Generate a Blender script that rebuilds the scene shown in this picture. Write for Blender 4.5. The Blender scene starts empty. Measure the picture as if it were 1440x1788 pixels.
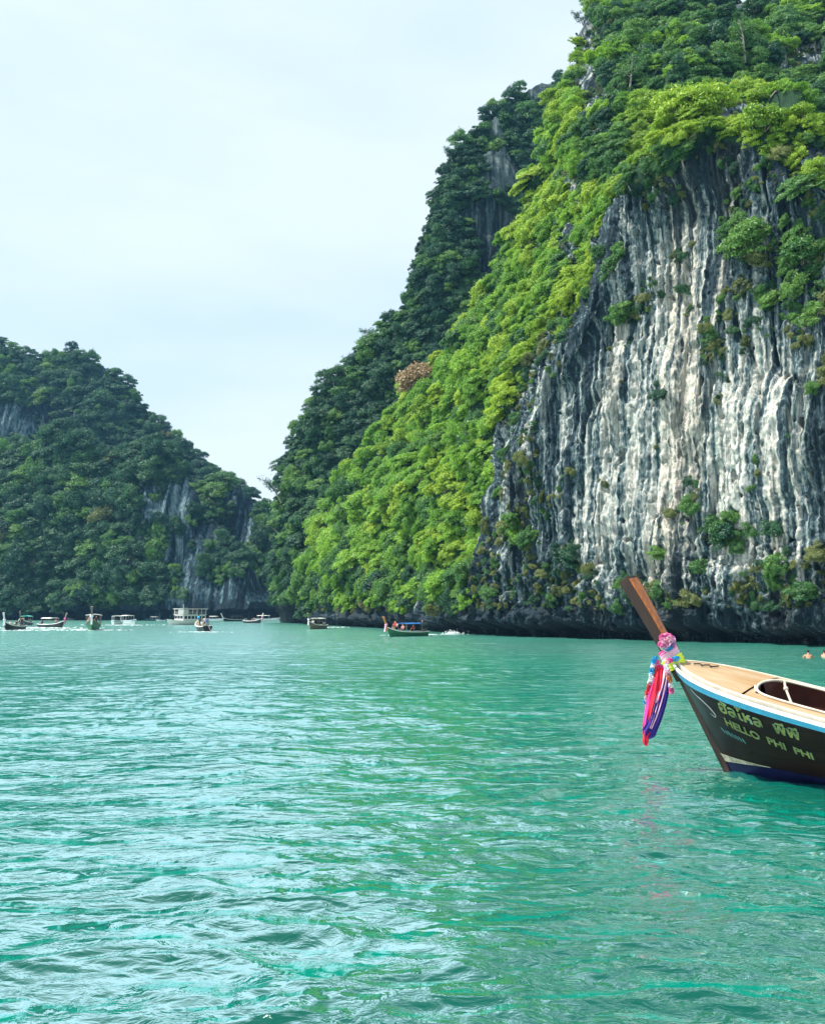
import bpy, bmesh, math, random
import numpy as np
from mathutils import Vector, Matrix, Euler
from mathutils.bvhtree import BVHTree
R = math.radians
random.seed(7); rng = np.random.default_rng(7)
SC = bpy.context.scene
COL = SC.collection

# ------------------------------------------------------------------ camera, sky, sun, exposure
F, HC, HY, CX, CY = 1450., 2.8, 1072., 720., 894.       # focal length in px of the 1440 wide photo, eye height, horizon row
TH = math.atan((HY - CY) / F)
cam = bpy.data.objects.new('camera', bpy.data.cameras.new('camera')); COL.objects.link(cam)
cam.location = (0, 0, HC); cam.rotation_euler = (R(90) + TH, 0, 0)
cam.data.sensor_fit = 'HORIZONTAL'; cam.data.sensor_width = 36; cam.data.lens = 36 * F / 1440
cam.data.clip_start = 0.05; cam.data.clip_end = 9000
SC.camera = cam
HAZE = 0.00013
SUN_EL, SUN_AZ = 58, 264          # azimuth clockwise from +Y (the view direction): high, from the left
sd = Vector((math.sin(R(SUN_AZ)) * math.cos(R(SUN_EL)), math.cos(R(SUN_AZ)) * math.cos(R(SUN_EL)), math.sin(R(SUN_EL))))
sun = bpy.data.objects.new('sun', bpy.data.lights.new('sun', 'SUN')); COL.objects.link(sun)
sun.rotation_euler = sd.to_track_quat('Z', 'Y').to_euler(); sun.location = sd * 500
sun.data.energy = 5.0; sun.data.angle = R(0.6); sun.data.color = (1, .95, .86)
W = bpy.data.worlds.new('World'); SC.world = W; W.use_nodes = True
wn, wl = W.node_tree.nodes, W.node_tree.links; wn.clear()
sky = wn.new('ShaderNodeTexSky'); sky.sky_type = 'NISHITA'; sky.sun_disc = False
sky.sun_elevation = R(SUN_EL); sky.sun_rotation = R(SUN_AZ); sky.dust_density = 2.5; sky.air_density = 1.0
tc = wn.new('ShaderNodeTexCoord'); mp = wn.new('ShaderNodeMapping'); mp.inputs['Scale'].default_value = (1.2, 1.2, 4.0)
nz = wn.new('ShaderNodeTexNoise'); nz.inputs['Scale'].default_value = 1.6; nz.inputs['Detail'].default_value = 6; nz.inputs['Roughness'].default_value = .5
rp = wn.new('ShaderNodeValToRGB'); rp.color_ramp.elements[0].position = .36; rp.color_ramp.elements[1].position = .62
rp.color_ramp.elements[0].color = (4.75, 5.95, 6.9, 1); rp.color_ramp.elements[1].color = (5.8, 6.65, 7.2, 1)   # thin bright veil of cloud
mx = wn.new('ShaderNodeMix'); mx.data_type = 'RGBA'; mx.inputs['Factor'].default_value = .86
bg = wn.new('ShaderNodeBackground'); bg.inputs['Strength'].default_value = .1; wo = wn.new('ShaderNodeOutputWorld')
wl.new(tc.outputs['Generated'], mp.inputs['Vector']); wl.new(mp.outputs[0], nz.inputs['Vector']); wl.new(nz.outputs['Fac'], rp.inputs[0])
wl.new(sky.outputs[0], mx.inputs['A']); wl.new(rp.outputs[0], mx.inputs['B']); wl.new(mx.outputs['Result'], bg.inputs[0]); wl.new(bg.outputs[0], wo.inputs[0])
SC.view_settings.view_transform = 'Standard'; SC.view_settings.look = 'None'; SC.view_settings.gamma = 1
SC.view_settings.use_curve_mapping = False; SC.view_settings.exposure = 0.75
SC.cycles.max_bounces = 5; SC.cycles.diffuse_bounces = 2; SC.cycles.glossy_bounces = 2; SC.cycles.transmission_bounces = 2
SC.cycles.volume_bounces = 0; SC.cycles.volume_step_rate = 4

# ------------------------------------------------------------------ helpers
fw = np.array([0, math.cos(TH), math.sin(TH)]); upv = np.array([0, -math.sin(TH), math.cos(TH)]); rt = np.array([1., 0, 0])
def at(px, py, Y):
    px, py, Y = np.broadcast_arrays(np.asarray(px, float), np.asarray(py, float), np.asarray(Y, float))
    d = fw + rt * ((px - CX) / F)[..., None] - upv * ((py - CY) / F)[..., None]
    return np.array([0, 0, HC]) + d * (Y / d[..., 1])[..., None]
def proj(P):
    d = P - np.array([0, 0, HC]); z = d @ fw
    return CX + F * (d @ rt) / z, CY - F * (d @ upv) / z
def on_water(px, py):
    d = fw + rt * (px - CX) / F - upv * (py - CY) / F
    return Vector(np.array([0, 0, HC]) + d * (-HC / d[2]))

_perm = np.random.default_rng(3).permutation(4096)
_grad = np.random.default_rng(4).normal(size=(4096, 3)); _grad /= np.linalg.norm(_grad, axis=1)[:, None]
def noise(x, y, z=0., seed=0):
    x, y, z = np.broadcast_arrays(np.asarray(x, float) + seed * 17.3, np.asarray(y, float) + seed * 7.1, np.asarray(z, float) + .37)
    xi, yi, zi = np.floor(x).astype(int), np.floor(y).astype(int), np.floor(z).astype(int)
    xf, yf, zf = x - xi, y - yi, z - zi
    f = lambda t: t * t * t * (t * (t * 6 - 15) + 10)
    u, v, w = f(xf), f(yf), f(zf); out = 0
    for i in (0, 1):
        for j in (0, 1):
            for k in (0, 1):
                h = _perm[(_perm[(_perm[(xi + i) & 4095] + yi + j) & 4095] + zi + k) & 4095]
                g = _grad[h]
                out = out + (g[..., 0] * (xf - i) + g[..., 1] * (yf - j) + g[..., 2] * (zf - k)) * (u if i else 1 - u) * (v if j else 1 - v) * (w if k else 1 - w)
    return out * 1.6
def fbm(x, y, z=0., o=4, seed=0, g=.5):
    s, a = 0, 1.
    for i in range(o): s = s + a * noise(x * 2**i, y * 2**i, np.asarray(z) * 2**i, seed + i); a *= g
    return s
def sstep(a, b, x): t = np.clip((x - a) / (b - a), 0, 1); return t * t * (3 - 2 * t)
def in_poly(px, py, poly):
    ins = np.zeros(px.shape, bool); n = len(poly)
    for i in range(n):
        x1, y1 = poly[i]; x2, y2 = poly[(i + 1) % n]
        if y1 == y2: continue
        c = ((y1 > py) != (y2 > py)) & (px < (x2 - x1) * (py - y1) / (y2 - y1) + x1); ins ^= c
    return ins
def crom(G, t):             # Catmull-Rom along axis 0 at parameters t
    n = G.shape[0]; i = np.clip(np.floor(t).astype(int), 0, n - 2); f = (t - i)[(...,) + (None,) * (G.ndim - 1)]
    g = lambda k: G[np.clip(k, 0, n - 1)]
    p0, p1, p2, p3 = g(i - 1), g(i), g(i + 1), g(i + 2)
    m1, m2 = (p2 - p0) * .5, (p3 - p1) * .5
    return (2*f**3 - 3*f**2 + 1) * p1 + (f**3 - 2*f**2 + f) * m1 + (-2*f**3 + 3*f**2) * p2 + (f**3 - f**2) * m2
def props(o, label=None, cat=None, group=None, kind=None):
    if label: o['label'] = label
    if cat: o['category'] = cat
    if group: o['group'] = group
    if kind: o['kind'] = kind
    return o
def mesh_np(name, V, Fq, mat=None, smooth=True, attrs=None, parent=None):
    me = bpy.data.meshes.new(name); V = np.asarray(V, np.float32).reshape(-1, 3); Fq = np.asarray(Fq, np.int32)
    me.vertices.add(len(V)); me.vertices.foreach_set('co', V.ravel())
    k = Fq.shape[1]; me.loops.add(Fq.size); me.loops.foreach_set('vertex_index', Fq.ravel())
    me.polygons.add(len(Fq)); me.polygons.foreach_set('loop_start', np.arange(0, Fq.size, k, dtype=np.int32))
    me.polygons.foreach_set('use_smooth', np.full(len(Fq), smooth)); me.update(calc_edges=True)
    for a, d in (attrs or {}).items():
        at_ = me.attributes.new(a, 'FLOAT', 'POINT'); at_.data.foreach_set('value', np.asarray(d, np.float32).ravel())
    if mat: me.materials.append(mat)
    o = bpy.data.objects.new(name, me); COL.objects.link(o); o.parent = parent
    return o
def grid_faces(nr, nc, wrap=False):
    i, j = np.meshgrid(np.arange(nr - 1), np.arange(nc if wrap else nc - 1), indexing='ij'); i, j = i.ravel(), j.ravel(); j2 = (j + 1) % nc
    return np.stack([i * nc + j, i * nc + j2, (i + 1) * nc + j2, (i + 1) * nc + j], 1)

class MB:
    """collects shapes, then links them as ONE mesh object"""
    def __init__(s): s.v, s.f = [], []
    def add(s, vs, fs):
        o = len(s.v); s.v += [tuple(v) for v in vs]; s.f += [tuple(o + i for i in f) for f in fs]; return s
    def box(s, c, d, rot=None):
        M = Euler(rot).to_matrix() if rot else Matrix.Identity(3); c = Vector(c)
        vs = [c + M @ Vector((sx * d[0] / 2, sy * d[1] / 2, sz * d[2] / 2)) for sx in (-1, 1) for sy in (-1, 1) for sz in (-1, 1)]
        return s.add(vs, [(0,1,3,2), (4,6,7,5), (0,4,5,1), (2,3,7,6), (0,2,6,4), (1,5,7,3)])
    def tube(s, pts, r, n=8):
        pts = [Vector(p) for p in pts]; rs = r if isinstance(r, (list, tuple)) else [r] * len(pts); vs = []
        for i, p in enumerate(pts):
            d = (pts[min(i + 1, len(pts) - 1)] - pts[max(i - 1, 0)]).normalized()
            a = d.orthogonal().normalized() if i == 0 else (pa - d * pa.dot(d)).normalized()
            pa = a; b = d.cross(a)
            vs += [p + (a * math.cos(t) + b * math.sin(t)) * rs[i] for t in [2 * math.pi * k / n for k in range(n)]]
        m = len(pts)
        fs = [(i*n + k, i*n + (k+1) % n, (i+1)*n + (k+1) % n, (i+1)*n + k) for i in range(m - 1) for k in range(n)]
        fs += [tuple(range(n))[::-1], tuple((m-1)*n + k for k in range(n))]
        return s.add(vs, fs)
    def blob(s, c, r, n=8, m=5, sq=(1, 1, 1)):
        c = Vector(c); vs = [c + Vector((0, 0, r * sq[2]))]
        for i in range(1, m):
            a = math.pi * i / m
            vs += [c + Vector((r*sq[0]*math.sin(a)*math.cos(2*math.pi*k/n), r*sq[1]*math.sin(a)*math.sin(2*math.pi*k/n), r*sq[2]*math.cos(a))) for k in range(n)]
        vs.append(c - Vector((0, 0, r * sq[2]))); L = len(vs) - 1
        fs = [(0, 1+k, 1+(k+1) % n) for k in range(n)] + [(L, 1+(m-2)*n+(k+1) % n, 1+(m-2)*n+k) for k in range(n)]
        fs += [(1+i*n+k, 1+(i+1)*n+k, 1+(i+1)*n+(k+1) % n, 1+i*n+(k+1) % n) for i in range(m-2) for k in range(n)]
        return s.add(vs, fs)
    def loft(s, secs, close=False, caps=False):
        n = len(secs[0]); vs = [v for c in secs for v in c]; q = n if close else n - 1
        fs = [(i*n+k, i*n+(k+1) % n, (i+1)*n+(k+1) % n, (i+1)*n+k) for i in range(len(secs)-1) for k in range(q)]
        if caps: fs += [tuple(range(n))[::-1], tuple((len(secs)-1)*n+k for k in range(n))]
        return s.add(vs, fs)
    def mesh(s, name, mat, smooth=False):
        me = bpy.data.meshes.new(name); me.from_pydata(s.v, [], s.f); me.update()
        bm = bmesh.new(); bm.from_mesh(me); bmesh.ops.recalc_face_normals(bm, faces=bm.faces); bm.to_mesh(me); bm.free()
        if smooth: me.polygons.foreach_set('use_smooth', [True] * len(me.polygons))
        me.materials.append(mat); return me
    def build(s, name, mat, parent=None, smooth=False, bevel=0):
        o = bpy.data.objects.new(name, s.mesh(name, mat, smooth)); COL.objects.link(o); o.parent = parent
        if bevel: b = o.modifiers.new('bevel', 'BEVEL'); b.width = bevel; b.segments = 2; b.limit_method = 'ANGLE'
        return o
def empty(name, loc=(0, 0, 0), rz=0, scale=1, **kw):
    o = bpy.data.objects.new(name, None); COL.objects.link(o); o.location = loc; o.rotation_euler = (0, 0, rz); o.scale = (scale,) * 3
    return props(o, **kw)
def copy_tree(o, parent=None):
    c = o.copy(); COL.objects.link(c); c.parent = parent
    for ch in KIDS.get(o.name, []): copy_tree(ch, c)
    return c
KIDS = {}
def index_kids():
    KIDS.clear()
    for o in bpy.data.objects:
        if o.parent: KIDS.setdefault(o.parent.name, []).append(o)

# ------------------------------------------------------------------ materials
def newmat(name):
    m = bpy.data.materials.new(name); m.use_nodes = True; n = m.node_tree.nodes; return m, n, m.node_tree.links, n['Principled BSDF']
def N(n, t, **kw):
    x = n.new(t)
    for k, v in kw.items():
        if k in x.inputs: x.inputs[k].default_value = v
        else: setattr(x, k, v)
    return x
def ramp(n, stops, interp='LINEAR'):
    r = n.new('ShaderNodeValToRGB'); e = r.color_ramp; e.interpolation = interp
    while len(e.elements) < len(stops): e.elements.new(.5)
    for el, (p, c) in zip(e.elements, stops): el.position = p; el.color = (*c, 1) if len(c) == 3 else c
    return r
def paint(name, c, rough=.45, var=.25, sc=6, bump=.0, metal=0., stretch=(1, 1, 1), c2=None):
    m, n, l, b = newmat(name)
    tc = n.new('ShaderNodeTexCoord'); mp = N(n, 'ShaderNodeMapping', Scale=stretch); nz = N(n, 'ShaderNodeTexNoise', Scale=sc, Detail=6., Roughness=.65)
    l.new(tc.outputs['Object'], mp.inputs[0]); l.new(mp.outputs[0], nz.inputs['Vector'])
    lo = c2 or tuple(x * (1 - var) for x in c); hi = tuple(min(1, x * (1 + var * .6)) for x in c)
    r = ramp(n, [(.3, lo), (.7, hi)]); l.new(nz.outputs['Fac'], r.inputs[0]); l.new(r.outputs[0], b.inputs['Base Color'])
    b.inputs['Roughness'].default_value = rough; b.inputs['Metallic'].default_value = metal
    b.inputs['Specular IOR Level'].default_value = .3
    if bump:
        bp = N(n, 'ShaderNodeBump', Strength=bump, Distance=.02); l.new(nz.outputs['Fac'], bp.inputs['Height']); l.new(bp.outputs[0], b.inputs['Normal'])
    return m
def leafmat(name, a, b_, c_, tr=.35):
    m, n, l, b = newmat(name); n.remove(b)
    oi = n.new('ShaderNodeObjectInfo'); ge = n.new('ShaderNodeNewGeometry')
    tcn = n.new('ShaderNodeTexCoord'); nz = N(n, 'ShaderNodeTexNoise', Scale=2.2, Detail=3.)
    l.new(tcn.outputs['Object'], nz.inputs['Vector'])
    ad = N(n, 'ShaderNodeMath', operation='ADD'); l.new(oi.outputs['Random'], ad.inputs[0]); l.new(nz.outputs['Fac'], ad.inputs[1])
    a2 = N(n, 'ShaderNodeMath', operation='ADD'); a2.use_clamp = False; l.new(ad.outputs[0], a2.inputs[0]); l.new(ge.outputs['Random Per Island'], a2.inputs[1])
    ml = N(n, 'ShaderNodeMath', operation='MULTIPLY'); ml.inputs[1].default_value = 1 / 3; l.new(a2.outputs[0], ml.inputs[0])
    r = ramp(n, [(.22, a), (.5, b_), (.8, c_)]); l.new(ml.outputs[0], r.inputs[0])
    d = N(n, 'ShaderNodeBsdfDiffuse'); t = N(n, 'ShaderNodeBsdfTranslucent'); mxs = N(n, 'ShaderNodeMixShader'); mxs.inputs[0].default_value = tr
    gl = N(n, 'ShaderNodeBsdfGlossy', Roughness=.45); fr = N(n, 'ShaderNodeMixShader'); fr.inputs[0].default_value = .035
    l.new(r.outputs[0], d.inputs[0]); l.new(r.outputs[0], t.inputs[0]); l.new(d.outputs[0], mxs.inputs[1]); l.new(t.outputs[0], mxs.inputs[2])
    l.new(mxs.outputs[0], fr.inputs[1]); l.new(gl.outputs[0], fr.inputs[2])
    l.new(fr.outputs[0], n['Material Output'].inputs[0]); return m
LEAF = {  # foliage colours; sunlit and shaded tone is partly put into these tints
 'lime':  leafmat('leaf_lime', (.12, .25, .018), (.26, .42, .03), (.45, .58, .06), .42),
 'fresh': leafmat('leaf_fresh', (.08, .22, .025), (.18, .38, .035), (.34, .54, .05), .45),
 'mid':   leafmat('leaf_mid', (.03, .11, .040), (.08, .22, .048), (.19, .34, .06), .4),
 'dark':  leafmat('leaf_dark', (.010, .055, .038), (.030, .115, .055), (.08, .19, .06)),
 'olive': leafmat('leaf_olive', (.06, .09, .03), (.14, .18, .055), (.27, .30, .10)),
 'rust':  leafmat('leaf_rust', (.14, .11, .05), (.27, .19, .10), (.40, .28, .16)),
}
bark = paint('bark', (.30, .27, .22), .9, .5, 3, .3, c2=(.12, .11, .09))

def rock_material(name, vegcol=((.010, .03, .018), (.025, .07, .03)), tint=(1, 1, 1), k=1.):
    m, n, l, b = newmat(name)
    co = n.new('ShaderNodeNewGeometry')
    A = lambda nm: N(n, 'ShaderNodeAttribute', attribute_name=nm)
    st, pale, warm, veg = A('streak'), A('pale'), A('warm'), A('veg')
    def mapped(sc, nsc, det=5., ro=.6):
        mp = N(n, 'ShaderNodeMapping', Scale=tuple(q * k for q in sc)); l.new(co.outputs['Position'], mp.inputs[0])
        z = N(n, 'ShaderNodeTexNoise', Scale=nsc, Detail=det, Roughness=ro); l.new(mp.outputs[0], z.inputs['Vector']); return z
    n1 = mapped((1, 1, .05), 2.8, 7, .72); n2 = mapped((1, 1, 1), 1.1, 8, .7); n3 = mapped((1, 1, .3), 4.5, 5, .7)
    def math_(op, x, y, clamp=False):
        q = N(n, 'ShaderNodeMath', operation=op); q.use_clamp = clamp
        for i, v in enumerate((x, y)):
            if isinstance(v, (int, float)): q.inputs[i].default_value = v
            else: l.new(v, q.inputs[i])
        return q.outputs[0]
    t = math_('ADD', math_('ADD', math_('MULTIPLY', st.outputs['Fac'], .55), .0), math_('MULTIPLY', math_('ADD', math_('MULTIPLY', n1.outputs['Fac'], 2.), -.5), .78))
    t = math_('ADD', t, math_('MULTIPLY', math_('SUBTRACT', n2.outputs['Fac'], .5), .55))
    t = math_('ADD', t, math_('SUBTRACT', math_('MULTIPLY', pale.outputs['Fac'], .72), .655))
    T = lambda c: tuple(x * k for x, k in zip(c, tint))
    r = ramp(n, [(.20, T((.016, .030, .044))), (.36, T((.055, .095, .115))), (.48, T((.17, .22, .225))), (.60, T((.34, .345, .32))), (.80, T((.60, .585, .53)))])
    l.new(t, r.inputs[0])
    rw = ramp(n, [(.25, T((.06, .05, .04))), (.5, T((.36, .22, .12))), (.75, T((.72, .52, .33)))]); l.new(t, rw.inputs[0])
    mw = N(n, 'ShaderNodeMix', data_type='RGBA'); l.new(warm.outputs['Fac'], mw.inputs['Factor']); l.new(r.outputs[0], mw.inputs['A']); l.new(rw.outputs[0], mw.inputs['B'])
    # teal-grey algae bands
    n4 = mapped((1, 1, .05), 1.5, 4, .55); al = ramp(n, [(.56, (0, 0, 0)), (.66, (1, 1, 1))]); l.new(n4.outputs['Fac'], al.inputs[0])
    ma = N(n, 'ShaderNodeMix', data_type='RGBA', blend_type='MULTIPLY'); fa = math_('MULTIPLY', al.outputs[0], .75); l.new(fa, ma.inputs['Factor'])
    l.new(mw.outputs['Result'], ma.inputs['A']); ma.inputs['B'].default_value = (.30, .50, .50, 1)
    mo = math_('MULTIPLY', ramp_fac(n, l, n3, .48, .62), .45)
    mm = N(n, 'ShaderNodeMix', data_type='RGBA'); l.new(mo, mm.inputs['Factor']); l.new(ma.outputs['Result'], mm.inputs['A']); mm.inputs['B'].default_value = (.035, .05, .04, 1)
    vg = N(n, 'ShaderNodeMix', data_type='RGBA'); rv = ramp(n, [(.35, vegcol[0]), (.7, vegcol[1])]); l.new(n3.outputs['Fac'], rv.inputs[0])
    l.new(veg.outputs['Fac'], vg.inputs['Factor']); l.new(mm.outputs['Result'], vg.inputs['A']); l.new(rv.outputs[0], vg.inputs['B'])
    l.new(vg.outputs['Result'], b.inputs['Base Color']); b.inputs['Roughness'].default_value = .9; b.inputs['Specular IOR Level'].default_value = .15
    bp = N(n, 'ShaderNodeBump', Strength=.9, Distance=.35 / k); hh = math_('ADD', math_('MULTIPLY', n1.outputs['Fac'], .8), math_('ADD', math_('MULTIPLY', n2.outputs['Fac'], .8), math_('MULTIPLY', n3.outputs['Fac'], .35)))
    l.new(hh, bp.inputs['Height']); l.new(bp.outputs[0], b.inputs['Normal'])
    return m
def ramp_fac(n, l, node, a, b):
    r = ramp(n, [(a, (0, 0, 0)), (b, (1, 1, 1))]); l.new(node.outputs['Fac'], r.inputs[0]); return r.outputs[0]
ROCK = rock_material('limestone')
ROCKS = rock_material('limestone_shaded', tint=(.27, .35, .38), k=.45)  # darkened copy: the shoulder's shade is put into the rock colour
ROCKF = rock_material('limestone_distant', tint=(.40, .56, .66), k=.3)  # bluer, darker tint: the left hill's shade and haze put into the rock

# ------------------------------------------------------------------ water
m, n, l, b = newmat('sea_water'); n.remove(b)
co = n.new('ShaderNodeNewGeometry')
nz1 = N(n, 'ShaderNodeTexNoise', Scale=.03, Detail=4.); l.new(co.outputs['Position'], nz1.inputs['Vector'])
body = ramp(n, [(.3, (.0, .048, .035)), (.7, (.0, .084, .057))]); l.new(nz1.outputs['Fac'], body.inputs[0])
mp1 = N(n, 'ShaderNodeMapping', Scale=(.55, 1, 1)); l.new(co.outputs['Position'], mp1.inputs[0])
na = N(n, 'ShaderNodeTexNoise', Scale=5.5, Detail=4., Roughness=.55, Distortion=.6); l.new(mp1.outputs[0], na.inputs['Vector'])
nb = N(n, 'ShaderNodeTexNoise', Scale=1.1, Detail=3., Roughness=.5, Distortion=.4); l.new(mp1.outputs[0], nb.inputs['Vector'])
b1 = N(n, 'ShaderNodeBump', Strength=.6, Distance=.06); l.new(na.outputs['Fac'], b1.inputs['Height'])
b2 = N(n, 'ShaderNodeBump', Strength=.7, Distance=.4); l.new(nb.outputs['Fac'], b2.inputs['Height']); l.new(b1.outputs[0], b2.inputs['Normal'])
fr = N(n, 'ShaderNodeFresnel', IOR=1.333); l.new(b2.outputs[0], fr.inputs['Normal'])
pw = N(n, 'ShaderNodeMapRange', interpolation_type='SMOOTHSTEP'); l.new(fr.outputs[0], pw.inputs[0])
pw.inputs[1].default_value = .021; pw.inputs[2].default_value = .09; pw.inputs[3].default_value = .02; pw.inputs[4].default_value = .8
ch = N(n, 'ShaderNodeAttribute', attribute_name='chop')   # slopes of the waves too small for the mesh to carry
df = N(n, 'ShaderNodeBsdfDiffuse'); l.new(body.outputs[0], df.inputs[0]); df.inputs['Normal'].default_value = (0, 0, 1)
cn = N(n, 'ShaderNodeCombineXYZ', Z=1.); l.new(cn.outputs[0], df.inputs['Normal'])   # light comes back out of the turbid water from below the ripples
gl = N(n, 'ShaderNodeBsdfGlossy', Roughness=.05); l.new(ch.outputs['Fac'], gl.inputs['Roughness']); l.new(b2.outputs[0], gl.inputs['Normal'])
gc = N(n, 'ShaderNodeMix', data_type='RGBA'); gc.inputs['A'].default_value = (0, 0, 0, 1); gc.inputs['B'].default_value = (.84, .98, 1, 1); l.new(pw.outputs[0], gc.inputs['Factor']); l.new(gc.outputs['Result'], gl.inputs[0])
ms = n.new('ShaderNodeAddShader'); l.new(df.outputs[0], ms.inputs[0]); l.new(gl.outputs[0], ms.inputs[1]); l.new(ms.outputs[0], n['Material Output'].inputs[0])
WATER = m
rad = np.concatenate([[.6, 1.5, 2.5, 3.3], 3.9 * np.exp(np.linspace(0, math.log(90 / 3.9), 520)), 90 * np.exp(np.linspace(.03, math.log(5000 / 90), 60))])
ang = np.concatenate([np.linspace(-34, 34, 560), np.linspace(36, 324, 73)])
a2, r2 = np.meshgrid(np.radians(ang), rad)[0], np.meshgrid(ang, rad)[1]
X, Y = r2 * np.sin(a2), r2 * np.cos(a2)
fine = np.cos(a2) > .8
def waves(X, Y, r):
    # wind-driven ripples: domain-warped ridges at several wavelengths, each fading out where the sheet is too coarse to carry it
    wx = X + .6 * noise(X * .35, Y * .35, seed=3); wy = Y + .6 * noise(X * .35, Y * .35, seed=9)
    h = .09 * noise(wx * .16 + wy * .04, wy * .42, seed=1)
    env = .65 + .5 * noise(X * .12, Y * .12, seed=21)
    h = h + .058 * env * (1 - 2 * np.abs(noise(wx * .55 + wy * .2, wy * 1.35 - wx * .15, seed=2))) * sstep(140, 60, r)
    h = h + .030 * env * (1 - 2 * np.abs(noise(wx * 1.2 - wy * .3, wy * 3.0 + wx * .25, seed=5))) * sstep(70, 28, r)
    h = h + .011 * env * (1 - 2 * np.abs(noise(wx * 2.9 + wy * .6, wy * 6.2, seed=6))) * sstep(30, 13, r)
    h = h + .0035 * (noise(wx * 7, wy * 13, seed=8)) * sstep(13, 7, r)
    # the bow of the big boat pushes a small curved ripple ahead of it
    bx, by = X - 6.0, Y - 14.1; h = h + .035 * np.exp(-((by + .62 * bx + .25 * np.abs(bx) ** 1.3) / .09) ** 2) * np.exp(-(bx / .8) ** 2)
    return h
Hh = np.where(fine, waves(X, Y, r2), 0)
Fq = grid_faces(len(rad), len(ang), wrap=True)
water = mesh_np('sea', np.stack([X, Y, Hh], -1), Fq, WATER, True, dict(chop=.05 + .17 * sstep(9, 75, r2))); props(water, kind='structure')

# ------------------------------------------------------------------ land masses
TERR = []
def loft_mass(name, G, us, ws, disp, attrs_fn, mat, label):
    """G: control grid [col][row] of (px, py, distance) laid out as real points, closed at the back, sides and foot."""
    G = np.array(G, float); P = at(G[..., 0], G[..., 1], G[..., 2])
    S = crom(P, us); S = np.swapaxes(crom(np.swapaxes(S, 0, 1), ws), 0, 1)      # [u][w][3]
    foot = S[:, :1].copy(); foot[..., 2] = -3
    px, py = proj(S)
    du = np.gradient(S, axis=0); dw = np.gradient(S, axis=1); nn = np.cross(du, dw); nn /= np.linalg.norm(nn, axis=-1)[..., None] + 1e-9
    flip = (nn * (S - np.array([0, 0, HC]))).sum(-1) > 0; nn[flip] *= -1
    at_ = attrs_fn(S, px, py, nn)
    D = disp(S, px, py, nn, at_)
    S2 = S + D
    f2 = foot + D[:, :1] * np.array([1, 1, 0])
    top = S2[:, -1:]
    back = np.concatenate([top + np.array([2, 8., -8]), top + np.array([8, 25., -30]), top + np.array([20, 60., -80])], 1)
    b4 = back[:, -1:].copy() + np.array([10, 15, 0]); b4[..., 2] = -3
    Vg = np.concatenate([f2, S2, back, b4], 1)
    lft = Vg[:1] + np.array([18, 70., 0]); rgt = Vg[-1:] + np.array([40, 60., 0])
    Vg = np.concatenate([lft, Vg, rgt], 0)
    pad = lambda a: np.concatenate([a[:1]] * 1 + [a] + [a[-1:]] * 1, 0)
    full = {}
    for k, a in at_.items():
        a = np.concatenate([a[:, :1], a] + [a[:, -1:]] * 4, 1); full[k] = pad(a)
    o = mesh_np(name, Vg, grid_faces(Vg.shape[0], Vg.shape[1])[:, ::-1], mat, True, full); props(o, kind='structure', label=label)
    bv = BVHTree.FromPolygons([tuple(v) for v in S2[::4, ::4].reshape(-1, 3)], [tuple(f) for f in grid_faces(*S2[::4, ::4].shape[:2])])
    TERR.append(bv)
    du = np.gradient(S2, axis=0); dw = np.gradient(S2, axis=1); n2 = np.cross(du, dw); ar = np.linalg.norm(n2, axis=-1); n2 /= ar[..., None] + 1e-9
    flip = (n2 * nn).sum(-1) < 0; n2[flip] *= -1
    return dict(o=o, S=S2, n=n2, area=ar, px=px, py=py, at=at_)

ROCKPOLY = [(825,1300),(830,1112),(832,1000),(848,930),(862,830),(893,740),(925,660),(958,600),(1015,520),(1045,460),(1068,380),(1098,330),(1180,282),(1240,262),(1300,262),(1370,285),(1440,330),(1530,340),(1900,340),(1900,1300)]
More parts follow.
